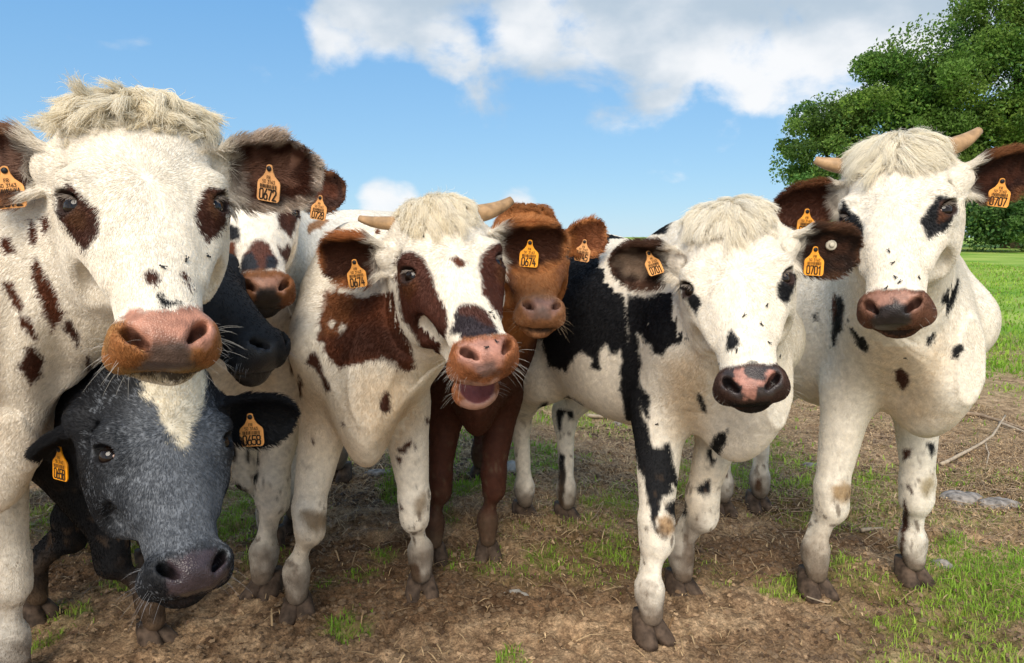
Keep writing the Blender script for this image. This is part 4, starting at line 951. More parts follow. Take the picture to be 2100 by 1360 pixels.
    cows['G'] = dict(id='G', muzcol=(.055, .028, .020), seed=7, label='white-faced cow with black flank and mottled pink-grey nose, ear tag 0701', group=grp,
        t=(.498, 1.635, 1.076), rot=(-18.3, -24.8, -9.7), hs=1.0, fore=(.55, 2.10), heading=(.42, -.91), len=.88, H=1.16, base=WHITE, wide=.93, dewlap=.6,
        fore_feet=[(.58, 2.18), (.43, 1.92)], hind_feet=[(.25, 2.79), (.08, 2.81)], hairs=110000, fine=.0048, whorl=-.01,
        ears=[dict(side=-1, tip=(1250, 540), dz=.02, w=.12, face=(.25, -1, -.35), col=(.045, .022, .014), rim=(.14, .07, .045), inner=(.50, .36, .26), inner_amt=.75, cup=.035, fuzz=1.3), dict(side=1, tip=(1768, 515), dz=.0, w=.12, face=(-.1, -1, -.2), col=(.030, .015, .010), rim=(.16, .075, .04), inner=(.14, .06, .035), inner_amt=.6, cup=.03, fuzz=1.2)],
        tags=[dict(px=(1672, 512), n='0701', yaw=4, roll=-3, size=1.0, near=.012), dict(px=(1330, 520), n='0701', yaw=20, roll=14, size=.92, lean=20)], button=(1704, 503),
        forelock=dict(style=style_fall(1.0, .9, .05, .050, .9, .12), zlo=.07, half=.10, n=9000, clumps=120, rise=.0, height=.010, wave=.003, col=(.92, .84, .68), col2=(.93, .88, .78)), whiskers=90,
        layers=[(BLACK, [(1390, 586), (1410, 583), (1414, 579), (1423, 598), (1437, 613), (1438, 625), (1429, 642), (1417, 634), (1410, 617), (1405, 602), (1394, 596)], dict(part='head')),
            (BLACK, [(1607, 564), (1622, 556), (1636, 564), (1630, 590), (1613, 621), (1603, 617), (1593, 606), (1593, 586), (1599, 575)], dict(part='head')),
            (BLACK, [(1500, 676), (1505, 682), (1517, 695), (1517, 705), (1500, 716), (1488, 718), (1488, 693), (1494, 682)], dict(part='head')),
            muz([(1471, 762), (1484, 751), (1511, 751), (1534, 743), (1572, 747), (1599, 741), (1614, 747), (1620, 785), (1618, 808), (1595, 824), (1572, 826), (1565, 848), (1511, 850), (1484, 834), (1463, 812), (1465, 789)], (.060, .030, .022), soft=4),
            ((.045, .035, .035), [(1484, 760), (1511, 752), (1572, 750), (1600, 748), (1605, 790), (1580, 815), (1510, 820), (1480, 795)], dict(part='head', soft=6, wet=.95)),
            ((.46, .22, .17), [(1509, 757), (1526, 751), (1530, 774), (1568, 781), (1572, 758), (1591, 760), (1588, 778), (1557, 793), (1546, 804), (1546, 820), (1523, 820), (1521, 797), (1507, 778)], dict(part='head', soft=3, wet=.9, rag=1.5)),
            ((.015, .013, .013), [(1490, 822), (1530, 826), (1580, 822), (1566, 850), (1510, 852)], dict(part='head', soft=5)), (BLACK, [(1532, 740), (1545, 736), (1553, 742), (1540, 746)], dict(part='head', soft=2)),
            (BLACK, [(1020, 470), (1060, 430), (1180, 425), (1250, 430), (1335, 430), (1325, 475), (1296, 505), (1272, 560), (1277, 600), (1290, 640), (1290, 690), (1288, 722), (1274, 716), (1255, 728), (1243, 705), (1228, 724), (1232, 758), (1213, 755), (1211, 735), (1194, 720), (1178, 732), (1163, 762), (1125, 751), (1112, 697), (1060, 690), (1020, 600)], dict(part='body', rag=1.6)),
            (BLACK, [(1289, 606), (1328, 609), (1366, 594), (1410, 590), (1415, 671), (1404, 701), (1377, 709), (1358, 728), (1343, 724), (1335, 705), (1324, 705), (1316, 686), (1308, 686), (1310, 724), (1312, 766), (1305, 808), (1324, 804), (1335, 808), (1331, 858), (1320, 854), (1308, 820), (1299, 839), (1292, 820), (1299, 762), (1291, 705), (1284, 648)], dict(part='body', rag=1.5)),
            *[(BLACK, p, dict(part='body', rag=1.3)) for p in [[(1328, 483), (1351, 464), (1385, 430), (1392, 437), (1366, 479), (1347, 487)], [(1433, 802), (1442, 816), (1448, 835), (1448, 848), (1440, 844), (1431, 812)],
                [(1300, 930), (1312, 910), (1332, 919), (1373, 907), (1381, 944), (1389, 985), (1404, 1006), (1377, 994), (1381, 1006), (1365, 1018), (1356, 1031), (1356, 1047), (1344, 1064), (1352, 1096), (1340, 1088), (1330, 1031), (1318, 977), (1304, 950)], [(1363, 1035), (1381, 1029), (1396, 1018), (1408, 1031), (1408, 1055), (1385, 1072), (1373, 1055), (1361, 1047)],
                [(1276, 700), (1304, 700), (1318, 745), (1308, 772), (1322, 800), (1312, 835), (1330, 880), (1340, 925), (1305, 940), (1288, 890), (1272, 800)], [(1464, 895), (1494, 878), (1490, 903), (1476, 932), (1461, 956), (1455, 940), (1447, 940), (1449, 928)], [(1426, 998), (1455, 983), (1460, 1006), (1443, 1018), (1429, 1010)], [(1105, 833), (1118, 823), (1124, 825), (1122, 845), (1109, 847)],
                [(1140, 845), (1163, 812), (1179, 821), (1196, 829), (1188, 835), (1175, 833), (1177, 858), (1165, 862), (1161, 845), (1153, 858), (1149, 891), (1144, 882)], [(1146, 924), (1159, 936), (1161, 985), (1155, 1039), (1144, 1035)]]],
            ((.66, .49, .30), [(1365, 745), (1430, 720), (1450, 800), (1440, 880), (1385, 900), (1370, 830)], dict(part='body', soft=30, a=.6)),  # chest: cream coat plus painted warm shade below the head
            ((.36, .20, .07), [(1348, 1064), (1365, 1053), (1381, 1064), (1385, 1084), (1373, 1101), (1352, 1092)], dict(soft=7, a=.85)), (DIRT, [(1395, 1080), (1440, 1040), (1445, 1230), (1395, 1240)], dict(soft=20, a=.55, part='body'))],
        marks=[(-.5, .2, .75, .2, BLACK), (-.2, -.2, .7, .12, BLACK)], flies=[(1526, 647, 'high on the white nose bridge of cow 0701'), (1562, 665, 'mid way down the white nose of cow 0701'), (1573, 626, 'under the far eye of cow 0701'), (1578, 703, 'level with the black nose spot of cow 0701, across its face'), (1511, 719, 'touching the lower edge of the black nose spot of cow 0701'), (1475, 747, 'beside the dark nostril of cow 0701, on white hair'), (1600, 731, 'just over the nose edge of cow 0701'), (1347, 870, 'on the white upper foreleg of cow 0701')])
    cows['H'] = dict(id='H', muzcol=(.15, .068, .042), seed=8, label='white cow with short horns standing in front of the trees, ear tag 0707', group=grp,
        t=(.885, 1.725, 1.233), rot=(-37.3, -24.1, -6.8), hs=1.0, fore=(1.195, 2.28), heading=(.20, -.98), len=.72, H=1.2, base=WHITE, wide=.88, dewlap=.55,
        fore_feet=[(1.36, 2.26), (1.0, 2.18)], hind_feet=[(1.06, 2.91), (.89, 2.86)], hairs=105000, fine=.0048,
        ears=[dict(side=-1, tip=(1583, 432), dz=.02, w=.115, face=(.15, -1, -.2), col=(.075, .024, .012), rim=(.20, .08, .035), cup=.03, fuzz=1.2), dict(side=1, tip=(2120, 345), dz=.03, w=.12, face=(-.1, -1, -.25), col=(.045, .016, .010), rim=(.25, .10, .04), inner=(.13, .045, .025), cup=.035, fuzz=1.2)],
        horns=[dict(side=-1, base=(-.115, .06, .140), tip=(1671, 328), dz=.02, r=.020), dict(side=1, base=(.112, .06, .150), tip=(2008, 268), dz=.02, r=.021, bow=-.1)],
        tags=[dict(px=(2055, 372), n='0707', yaw=-14, roll=-7, size=1.0, near=.02), dict(px=(1655, 434), n='0707', yaw=6, roll=-3, size=1.0)],
        forelock=dict(style=style_fall(1.7, .6, .1, .066, .8, .12), zlo=.07, half=.105, n=10000, clumps=130, rise=.0, height=.010, wave=.003, col=(.92, .84, .66), col2=(.93, .88, .78)), whiskers=70,
        layers=[(BLACK, [(1919, 402), (1931, 402), (1952, 406), (1962, 431), (1955, 455), (1935, 476), (1911, 484), (1904, 490), (1898, 476), (1888, 459), (1888, 447), (1902, 426), (1913, 418)], dict(part='head')),
            ((.16, .06, .028), [(1930, 415), (1950, 415), (1953, 440), (1925, 455)], dict(soft=7, a=.8, part='head')), (BLACK, [(1730, 412), (1750, 437), (1762, 445), (1771, 464), (1769, 484), (1758, 476), (1738, 470), (1720, 455), (1722, 430)], dict(part='head')),
            muz([(1769, 612), (1779, 599), (1808, 593), (1849, 591), (1882, 597), (1894, 612), (1902, 632), (1919, 641), (1930, 645), (1926, 660), (1890, 668), (1845, 680), (1812, 680), (1791, 672), (1760, 674), (1754, 661), (1769, 645)], (.17, .075, .045), soft=4),
            ((.36, .185, .135), [(1776, 612), (1800, 598), (1850, 596), (1880, 602), (1888, 625), (1860, 645), (1800, 650), (1778, 635)], dict(part='head', soft=6, wet=.85)), ((.030, .024, .024), [(1796, 634), (1835, 616), (1866, 628), (1870, 662), (1835, 682), (1796, 680), (1784, 655)], dict(part='head', soft=8, wet=.85)),
            *[(c, p, dict(part='body', rag=1.3)) for c, p in [(BLACK, [(1955, 535), (1966, 562), (1967, 591), (1950, 632), (1927, 665), (1920, 645), (1925, 620), (1942, 591), (1948, 562)]), (BLACK, [(1960, 488), (1970, 492), (1983, 517), (1972, 529), (1964, 517)]), (BLACK, [(1902, 690), (1919, 678), (1917, 694), (1904, 711), (1898, 698)]), (BLACK, [(1956, 715), (1972, 706), (1978, 719), (1964, 735), (1952, 735)]),
                (BLACK, [(1712, 604), (1725, 608), (1734, 624), (1729, 678), (1717, 686), (1715, 706), (1707, 711), (1705, 690), (1709, 665), (1706, 640)]), (BROWN, [(1706, 618), (1713, 602), (1716, 640), (1709, 655)]), (BLACK, [(1738, 657), (1754, 653), (1764, 674), (1783, 711), (1775, 723), (1762, 715), (1750, 686), (1740, 669)]),
                (BLACK, [(1626, 653), (1637, 649), (1647, 665), (1643, 682), (1631, 684)]), (BLACK, [(1668, 645), (1677, 641), (1677, 657), (1670, 661)]), (DKBR, [(1833, 760), (1849, 752), (1867, 769), (1867, 786), (1853, 800), (1840, 786)]), (DKBR, [(1851, 921), (1871, 917), (1869, 932), (1853, 945)]), (BLACK, [(1900, 910), (1917, 906), (1917, 923), (1911, 937)]),
                (DKBR, [(1858, 989), (1873, 1007), (1873, 1014), (1867, 1016)]), (DKBR, [(1855, 1025), (1862, 1042), (1867, 1073), (1856, 1100), (1851, 1135), (1860, 1166), (1852, 1175), (1845, 1135), (1848, 1078)]), (DKBR, [(1714, 1162), (1730, 1144), (1742, 1135), (1740, 1170), (1730, 1188)]),
                (BROWN, [(1548, 880), (1556, 884), (1556, 930), (1550, 935)]), (BROWN, [(1549, 980), (1562, 980), (1562, 1010), (1550, 1005)]), (BROWN, [(1480, 955), (1490, 950), (1492, 980), (1482, 978)])]],
            ((.66, .49, .30), [(1790, 700), (1850, 690), (1890, 720), (1930, 690), (1945, 740), (1900, 860), (1850, 880), (1800, 840)], dict(part='body', soft=30, a=.5)),  # cream coat colour and painted shade under the head, on the chest
            ((.33, .20, .075), [(1705, 998), (1730, 987), (1752, 998), (1750, 1020), (1730, 1034), (1710, 1025)], dict(soft=8, a=.85)), ((.27, .19, .06), [(1889, 985), (1915, 972), (1918, 998), (1900, 1020), (1889, 1007)], dict(soft=9, a=.75))],
        marks=[(-.4, .2, .7, .13, BLACK), (-.6, -.2, .6, .13, BROWN)], flies=[(1823, 514, 'topmost on the white face of cow 0707'), (1831, 539, 'second from the top on the face of cow 0707'), (1836, 568, 'upper of the close pair above the nose of cow 0707'), (1845, 578, 'lower of the close pair above the nose of cow 0707'), (1885, 569, 'alone on the cheek side of the face of cow 0707'), (1818, 590, 'right at the upper nose edge of cow 0707'), (1857, 735, 'above the brown chest spot of cow 0707')])
    return cows
COWS = herd()
for _k in (ONLY if 'ONLY' in globals() and ONLY else 'ABCDEFGH'): make_cow(COWS[_k])

# ------------------------------------------------------------------ ground
_rp = np.random.default_rng(23)
PITS = [(-1.6+3.6*_rp.random(), 1.75+1.5*_rp.random(), .032+.02*_rp.random(), .010+.014*_rp.random()) for _ in range(70)]      # old hoof prints
def hgt(x, y):
    z = .010*noise2(x, y, 1.3, 61)+.012*noise2(x, y, 4.2, 62)
    near = sstep(9, 3.2, y)*sstep(4.5, 2.6, np.abs(x))
    clod = np.maximum(noise2(x, y, 17, 63), -.3)*.012+np.abs(noise2(x, y, 36, 64))*.014+noise2(x, y, 75, 65)*.008
    smooth = sstep(.75, .2, np.hypot((x-.35)/1.0, (y-1.85)/.42))                       # trodden smooth earth in front
    z = z+clod*near*(1-.45*smooth)-.010*smooth*near
    for hx, hy, hr, hd_ in PITS:
        d = ((x-hx)/hr)**2+((y-hy)/(hr*1.3))**2; z = z-hd_*np.exp(-d*d)+hd_*.35*np.exp(-(np.sqrt(d)-1.35)**2*9)
    return z+.0135*np.maximum(y-8, 0)*sstep(8, 30, y)*sstep(90, 40, y)
def axis(lo, hi, step, far, gr=1.12):
    g = list(np.arange(lo, hi, step)); l = []; p = lo; s = step
    while p > -far: s *= gr; p -= s; l.append(p)
    r_ = []; p = g[-1]; s = step
    while p < far: s *= gr; p += s; r_.append(p)
    return np.array(l[::-1]+g+r_)
TUFTS = [(*ground_at(px, py)[:2], r_) for px, py, r_ in ((735, 915, .16), (960, 885, .22), (1040, 1000, .10), (560, 1075, .14), (1240, 1045, .20), (1600, 895, .22), (1650, 965, .18), (1215, 862, .20), (1790, 865, .20), (140, 1045, .28), (1560, 990, .14), (660, 950, .15), (940, 1055, .08), (1110, 930, .16), (1960, 1235, .10), (280, 1090, .12), (700, 1290, .05), (270, 1180, .08))]
def grass_amount(x, y):
    """0 bare mud .. 1 full grass"""
    p = noise2(x, y, 2.1, 71)*.6+noise2(x, y, 6.0, 72)*.4
    a = sstep(.06, .32, p+.16*sstep(2.3, 2.9, y)+.28*sstep(3.0, 4.8, y))*.95*sstep(2.15, 2.6, y)
    a = np.maximum(a, .7*sstep(.52, .66, noise2(x, y, 4.4, 75)))
    a = a*(.25+.75*sstep(-.25, .25, noise2(x, y, 13, 76)))
    a = np.maximum(a, sstep(4.2, 7.0, y+p*2.5))
    a = np.maximum(a, sstep(1.02, 1.35, x-.25*(y-1.8)+p*.35)*sstep(2.75, 2.35, y)*sstep(-.45, .15, p+.15))      # right front corner
    a = np.maximum(a, sstep(.55, .1, np.hypot((x+1.25)/.6, (y-2.75)/.45)+p*.5))                                    # behind the black leg
    a = np.maximum(a, sstep(1.0, .4, np.hypot((x-1.65)/.7, (y-3.3)/.5)+p)*.5)
    for gx, gy, gr in TUFTS: a = np.maximum(a, 1.0*np.exp(-((x-gx)**2+((y-gy)*.8)**2)/gr**2)*sstep(-.45, .1, noise2(x, y, 11, 76)))
    hole = sstep(1.25, .75, np.hypot((x-3.3)/2.0, (y-4.3)/1.5)+p*.35)                                          # litter of dead stems at the right
    a = a*(1-.85*hole)
    return np.clip(a, 0, 1)
def build_ground():
    xs = axis(-1.9, 2.3, .0125, 260); ys = np.concatenate([[-6, -3, -1, 0, .6, 1.0, 1.2], axis(1.3, 3.6, .0125, 420)[axis(1.3, 3.6, .0125, 420) >= 1.3]])
    X, Y = np.meshgrid(xs, ys, indexing='ij'); Z = hgt(X, Y); V = np.stack([X, Y, Z], -1).reshape(-1, 3)
    nx, ny = X.shape; I = np.arange(nx*ny).reshape(nx, ny)
    F = np.stack([I[:-1, :-1], I[1:, :-1], I[1:, 1:], I[:-1, 1:]], -1).reshape(-1, 4)
    def f(nt, b, N, L):
        tc = N('ShaderNodeTexCoord'); g = N('ShaderNodeAttribute'); g.attribute_name = 'green'; dp = N('ShaderNodeAttribute'); dp.attribute_name = 'damp'
        n1 = N('ShaderNodeTexNoise'); n1.inputs['Scale'].default_value = 9; n1.inputs['Detail'].default_value = 10; n1.inputs['Roughness'].default_value = .7; L(tc.outputs['Object'], n1.inputs['Vector'])
        n2 = N('ShaderNodeTexNoise'); n2.inputs['Scale'].default_value = 120; n2.inputs['Detail'].default_value = 6; n2.inputs['Roughness'].default_value = .7; L(tc.outputs['Object'], n2.inputs['Vector'])
        r1 = N('ShaderNodeValToRGB'); e = r1.color_ramp.elements; e[0].position = .34; e[0].color = (.22, .135, .078, 1); e[1].position = .68; e[1].color = (.72, .52, .33, 1); e.new(.5).color = (.50, .335, .20, 1); L(n1.outputs[0], r1.inputs[0])
        n3 = N('ShaderNodeTexNoise'); n3.inputs['Scale'].default_value = 42; n3.inputs['Detail'].default_value = 8; n3.inputs['Roughness'].default_value = .75; L(tc.outputs['Object'], n3.inputs['Vector'])
        r2 = N('ShaderNodeMapRange'); L(n2.outputs[0], r2.inputs[0]); r2.inputs[1].default_value = .32; r2.inputs[2].default_value = .68; r2.inputs[3].default_value = .50; r2.inputs[4].default_value = 1.4
        r3 = N('ShaderNodeMapRange'); L(n3.outputs[0], r3.inputs[0]); r3.inputs[1].default_value = .36; r3.inputs[2].default_value = .62; r3.inputs[3].default_value = .42; r3.inputs[4].default_value = 1.25
        mm = N('ShaderNodeMath'); mm.operation = 'MULTIPLY'; L(r2.outputs[0], mm.inputs[0]); L(r3.outputs[0], mm.inputs[1])
        m = N('ShaderNodeVectorMath'); m.operation = 'SCALE'; L(r1.outputs[0], m.inputs[0]); L(mm.outputs[0], m.inputs['Scale'])
        d = N('ShaderNodeMixRGB'); d.blend_type = 'MULTIPLY'; d.inputs[2].default_value = (.55, .50, .47, 1); L(dp.outputs['Fac'], d.inputs[0]); L(m.outputs[0], d.inputs[1])
        ng = N('ShaderNodeTexNoise'); ng.inputs['Scale'].default_value = .45; ng.inputs['Detail'].default_value = 7; L(tc.outputs['Object'], ng.inputs['Vector'])
        rg = N('ShaderNodeValToRGB'); e = rg.color_ramp.elements; e[0].position = .35; e[0].color = (.16, .33, .04, 1); e[1].position = .65; e[1].color = (.40, .50, .12, 1); L(ng.outputs[0], rg.inputs[0])
        x = N('ShaderNodeMixRGB'); L(g.outputs['Fac'], x.inputs[0]); L(d.outputs[0], x.inputs[1]); L(rg.outputs[0], x.inputs[2]); L(x.outputs[0], b.inputs['Base Color'])
        bm = N('ShaderNodeBump'); bm.inputs['Strength'].default_value = .9; bm.inputs['Distance'].default_value = .012; L(n2.outputs[0], bm.inputs['Height'])
        b2 = N('ShaderNodeBump'); b2.inputs['Strength'].default_value = .6; b2.inputs['Distance'].default_value = .03; L(n1.outputs[0], b2.inputs['Height']); L(bm.outputs[0], b2.inputs['Normal']); L(b2.outputs[0], b.inputs['Normal'])
    g = mesh_obj('ground', V, F, material('field_soil', rough=.92, spec=.15, build=f)); tag(g, kind='structure')
    x, y = V[:, 0], V[:, 1]
    set_float(g.data, 'green', np.maximum(grass_amount(x, y)*.35, sstep(6.0, 10, y+noise2(x, y, .8, 77)*1.5)))
    set_float(g.data, 'damp', np.clip(sstep(.05, .4, noise2(x, y, 3.2, 81)+.35*sstep(.4, .1, np.abs(y-2.45)))*sstep(3.6, 2.9, y)*sstep(1.75, 2.15, y), 0, 1))
build_ground()

def blades(name, x, y, h, w, col, mat, lean=.5, seed=3, z0=0.):
    """curved grass blades, five vertices each, one mesh"""
    r = np.random.default_rng(seed); n = len(x); a = r.random(n)*6.283; d = np.stack([np.cos(a), np.sin(a)], 1); ln = lean*(.3+1.1*r.random(n))
    z = hgt(x, y)+z0; s = np.stack([-d[:, 1], d[:, 0]], 1)*w[:, None]/2
    B0 = np.stack([x, y, z-.004], 1); m = np.stack([x+d[:, 0]*h*ln*.35, y+d[:, 1]*h*ln*.35, z+h*.6*(1-.15*ln)], 1); t = np.stack([x+d[:, 0]*h*ln, y+d[:, 1]*h*ln, z+h*(1-.38*ln)], 1)
    s3 = np.concatenate([s, np.zeros((n, 1))], 1)
    V = np.stack([B0-s3, B0+s3, m+s3*.8, m-s3*.8, t], 1).reshape(-1, 3); i = np.arange(n)[:, None]*5
    F3 = np.concatenate([i+np.array([[0, 1, 2]]), i+np.array([[0, 2, 3]]), i+np.array([[3, 2, 4]])]); o = mesh_obj(name, V, F3, mat, None, True)
    set_color(o.data, 'tint', np.repeat(col, 5, 0)); tag(o, kind='stuff'); return o
def blade_mat(name, tr=.35):
    m = bpy.data.materials.new(name); m.use_nodes = True; nt = m.node_tree; N = nt.nodes.new; L = nt.links.new; b = nt.nodes['Principled BSDF']; b.inputs['Roughness'].default_value = .55; b.inputs['Specular IOR Level'].default_value = .25
    a = N('ShaderNodeAttribute'); a.attribute_name = 'tint'; L(a.outputs['Color'], b.inputs['Base Color']); t = N('ShaderNodeBsdfTranslucent'); L(a.outputs['Color'], t.inputs['Color'])
    x = N('ShaderNodeMixShader'); x.inputs[0].default_value = tr; L(b.outputs[0], x.inputs[1]); L(t.outputs[0], x.inputs[2]); L(x.outputs[0], nt.nodes['Material Output'].inputs[0]); return m
def build_grass():
    r = np.random.default_rng(11); gm = blade_mat('grass_blade', .45)
    def scatter(n, x0, x1, y0, y1, hh, ww, gamma=1.0, seed=1):
        x = x0+(x1-x0)*r.random(n); y = y0+(y1-y0)*r.random(n)**1.0; a = grass_amount(x, y); k = (r.random(n) < a**gamma) & (np.abs(x) < y*.78+.35); x, y = x[k], y[k]
        h = hh*(.45+.75*r.random(len(x)))*(.55+.45*a[k]); w = ww*(.7+.6*r.random(len(x)))
        v = noise2(x, y, 1.7, 91)[:, None]*.5+.5; c = np.array((.20, .40, .03))*(1-v)+np.array((.42, .58, .085))*v; dry = (r.random(len(x)) < .10)[:, None]; c = np.where(dry, (.42, .33, .14), c)*(.75+.5*r.random((len(x), 1)))
        k2 = (y < y1-.35*(y1-y0)*r.random(len(x))) if y1 < 20 else np.ones(len(x), bool)
        return x[k2], y[k2], h[k2], w[k2], c[k2]
    p = [scatter(210000, -2.2, 2.6, 1.35, 4.2, .034, .0030, 1.25), scatter(90000, -4.5, 6.5, 3.2, 9.5, .055, .008), scatter(60000, -8, 16, 6.0, 26, .075, .020)]
    blades('grass', *[np.concatenate([q[i] for q in p]) for i in range(5)], gm, .85)
    # dead stems and straw trodden into the ground
    n = 190000; x = -2.4+5.6*r.random(n); y = 1.45+4.6*r.random(n); a = np.clip(sstep(2.2, 2.9, y)*.7+.07+.5*sstep(1.4, 2.4, x)*sstep(2.0, 2.8, y), 0, 1)*(.35+.65*sstep(-.35, .3, noise2(x, y, 1.9, 93))); k = (r.random(n) < a) & (np.abs(x) < y*.78+.3); x, y = x[k], y[k]; n = len(x)
    an = r.random(n)*6.283; l = .005+.038*r.random(n)**3.2; w = .0009+.0018*r.random(n)**2; d = np.stack([np.cos(an), np.sin(an)], 1); sd = np.stack([-d[:, 1], d[:, 0]], 1)*w[:, None]
    c0 = np.stack([x, y], 1); e0, e1 = c0-d*l[:, None], c0+d*l[:, None]; z0, z1 = hgt(e0[:, 0], e0[:, 1])+.004+.012*r.random(n), hgt(e1[:, 0], e1[:, 1])+.004+.014*r.random(n)**2; zm = np.maximum(hgt(x, y)+.006, (z0+z1)/2)+.004
    q = lambda e, z, s: np.stack([e[:, 0]+s*sd[:, 0], e[:, 1]+s*sd[:, 1], z], 1)
    V = np.stack([q(e0, z0, -1), q(e0, z0, 1), q(c0, zm, 1), q(c0, zm, -1), q(e1, z1, .6), q(e1, z1, -.6)], 1).reshape(-1, 3); i = np.arange(n)[:, None]*6
    F = np.concatenate([i+np.array([[0, 1, 2, 3]]), i+np.array([[3, 2, 4, 5]])]); o = mesh_obj('straw', V, F, blade_mat('straw_stem', .15), None, False)
    t = r.random((n, 1)); c = np.array((.22, .13, .065))*(1-t)+np.array((.68, .50, .29))*t; set_color(o.data, 'tint', np.repeat(c*(.7+.5*r.random((n, 1))), 6, 0)); tag(o, kind='stuff')
    n = 1500; x = 1.05+3.0*r.random(n); y = 2.5+2.4*r.random(n); k = (x < y*.78+.2) & (r.random(n) < sstep(1.5, .9, np.hypot((x-2.2)/1.2, (y-3.5)/1.0))); x, y = x[k], y[k]; parts = []
    for xx, yy in zip(x, y):
        l_ = .03+.16*r.random()**2; an_ = r.normal(.2, .7); z_ = hgt(np.array([xx]), np.array([yy]))[0]+.010; d_ = np.array([math.cos(an_), math.sin(an_), .12*r.standard_normal()])*l_/2
        parts.append(tube([np.array([xx, yy, z_])-d_, np.array([xx, yy, z_+.006])+d_*.1+.006*r.standard_normal(3), np.array([xx, yy, z_+.004])+d_], [.0022, .0018, .001], 4, False))
    if parts:
        V, F = join(parts); o = mesh_obj('dead_stems', V, F, M['twig'], None, True); tag(o, kind='stuff')
    # crumbs of earth
    n = 60000; x = -1.9+4.4*r.random(n); y = 1.40+2.9*r.random(n)**1.3; k = (np.abs(x) < y*.78+.2) & (r.random(n) < .30+.7*sstep(-.1, .4, noise2(x, y, 3.2, 81))); x, y = x[k], y[k]; n = len(x)
    oc = np.array([(1, 0, 0), (0, 1, 0), (-1, 0, 0), (0, -1, 0), (0, 0, 1.), (.5, .5, .6), (-.5, .4, .7)]); s = (.0022+.0085*r.random(n)**3.2)*(.8+.3*y/2)
    V = (oc[None]*(.6+.7*r.random((n, 7, 1)))*s[:, None, None]*np.array([1, 1, .75])+np.stack([x, y, hgt(x, y)+.001], 1)[:, None]).reshape(-1, 3); i = np.arange(n)[:, None]*7
    F = np.concatenate([i+np.array([f_]) for f_ in ((0, 1, 5), (1, 4, 5), (4, 0, 5), (1, 2, 6), (2, 4, 6), (4, 1, 6), (2, 3, 4), (3, 0, 4))]); o = mesh_obj('soil_crumbs', V, F, blade_mat('crumb', 0), None, False)
    t = r.random((n, 1)); set_color(o.data, 'tint', np.repeat((np.array((.15, .088, .050))*(1-t)+np.array((.50, .345, .21))*t)*(.45+.55*sstep(.35, -.2, noise2(x, y, 3.2, 81)))[:, None], 7, 0)); tag(o, kind='stuff')
build_grass()

# ------------------------------------------------------------------ trees
def leaf_mat():
    return blade_mat('leaf', .38)
LEAFM = leaf_mat()
def leaves_mesh(name, C, out, size, col, parent, base, r):
    """small folded leaf sprays: two triangles pairs per spray"""
    n = len(C); u = unit(r.standard_normal((n, 3))+out*.5); a = unit(np.cross(u, r.standard_normal((n, 3)))); b = np.cross(u, a); s = size[:, None]
    tip = C+a*s; bk = C-a*s*.9; l = C+b*s*.55+u*s*.22; rr = C-b*s*.55+u*s*.22
    V = np.stack([tip, l, bk, rr], 1).reshape(-1, 3); i = np.arange(n)[:, None]*4
    F = np.concatenate([i+np.array([[0, 1, 2]]), i+np.array([[0, 2, 3]])]); o = mesh_obj(name, V, F, LEAFM, parent, False, base); set_color(o.data, 'tint', np.repeat(col, 4, 0)); return o
def tree(pos, h, rx, rz, zc, n, seed, label, tone, lobes=26, size=.17, name='tree', cat='tree', group=None, trunk=True):
    r = np.random.default_rng(seed); base = np.array([*pos, float(hgt(np.array([pos[0]]), np.array([pos[1]]))[0])]); root = empty(name, base); tag(root, label, cat, group)
    c = base+np.array([0, 0, zc]); d = unit(r.standard_normal((lobes, 3))); d[:, 2] = d[:, 2]*.9+.08; k = (.28+.70*r.random((lobes, 1))**.7); lc = c+d*k*np.array([rx, rx, rz]); lr = (.12+.24*r.random(lobes)*(1.15-k[:, 0]))*min(rx, rz)*1.15
    w = lr**2; i = r.choice(lobes, n, p=w/w.sum()); dd = unit(r.standard_normal((n, 3))); rad = lr[i][:, None]*(.50+.62*r.random((n, 1))**.8)
    P = lc[i]+dd*rad*np.array([1.1, 1.1, .85]); lo_ = r.random(n) < .30; sp = c+unit(r.standard_normal((n, 3)))*(r.random((n, 1))**.33)*np.array([rx, rx, rz])*.98; lo_ &= (noise3(sp, .55, seed+3)+.5*noise3(sp, 1.3, seed+4) > .02); P[lo_] = sp[lo_]; q = noise3(P, 1.1, seed); keep = q > -.22+.18*r.standard_normal(n); keep &= P[:, 2] > base[2]+(.25 if trunk else .03); P, dd, i = P[keep], dd[keep], i[keep]; n = len(P)
    tn = np.array(tone); lobe_t = (.55+.8*r.random(lobes))[i][:, None]; yel = r.random(lobes)[i][:, None]
    col = (tn*(1-.45*yel)+np.array((.34, .44, .07))*.5*yel)*.92*lobe_t*(.75+.5*r.random((n, 1)))
    if trunk:
        pts = [base+np.array([0, 0, -.2]), base+np.array([.1, 0, h*.15]), base+np.array([.0, .1, h*.35]), base+np.array([.15, .1, h*.62])]; tr = mesh_obj('trunk', *tube(pts, [h*.030, h*.024, h*.019, h*.009], 10), M['bark'], root, True, base)
        for j in range(9):
            z = h*(.22+.4*r.random()); p0 = base+np.array([.05, .05, z]); p1 = lc[j % lobes]; mid = (p0+p1)/2+np.array([0, 0, .08*h]); mesh_obj('limb', *tube([p0, mid, p1], [h*.011, h*.008, h*.003], 7), M['bark'], tr, True, base)
    leaves_mesh('crown', P, dd, size*(.6+.8*r.random(n)), col, root, base, r)
    return root
GRP = 'tall trees along the field edge'
def tp(px, d): return at(px, 480, d)[:2]
tree(tp(1708, 43), 10, 3.8, 4.4, 4.7, 56000, 101, 'shorter tree at the low outer end of the row with loose twiggy leaves', (.085, .19, .045), 44, .095, group=GRP)
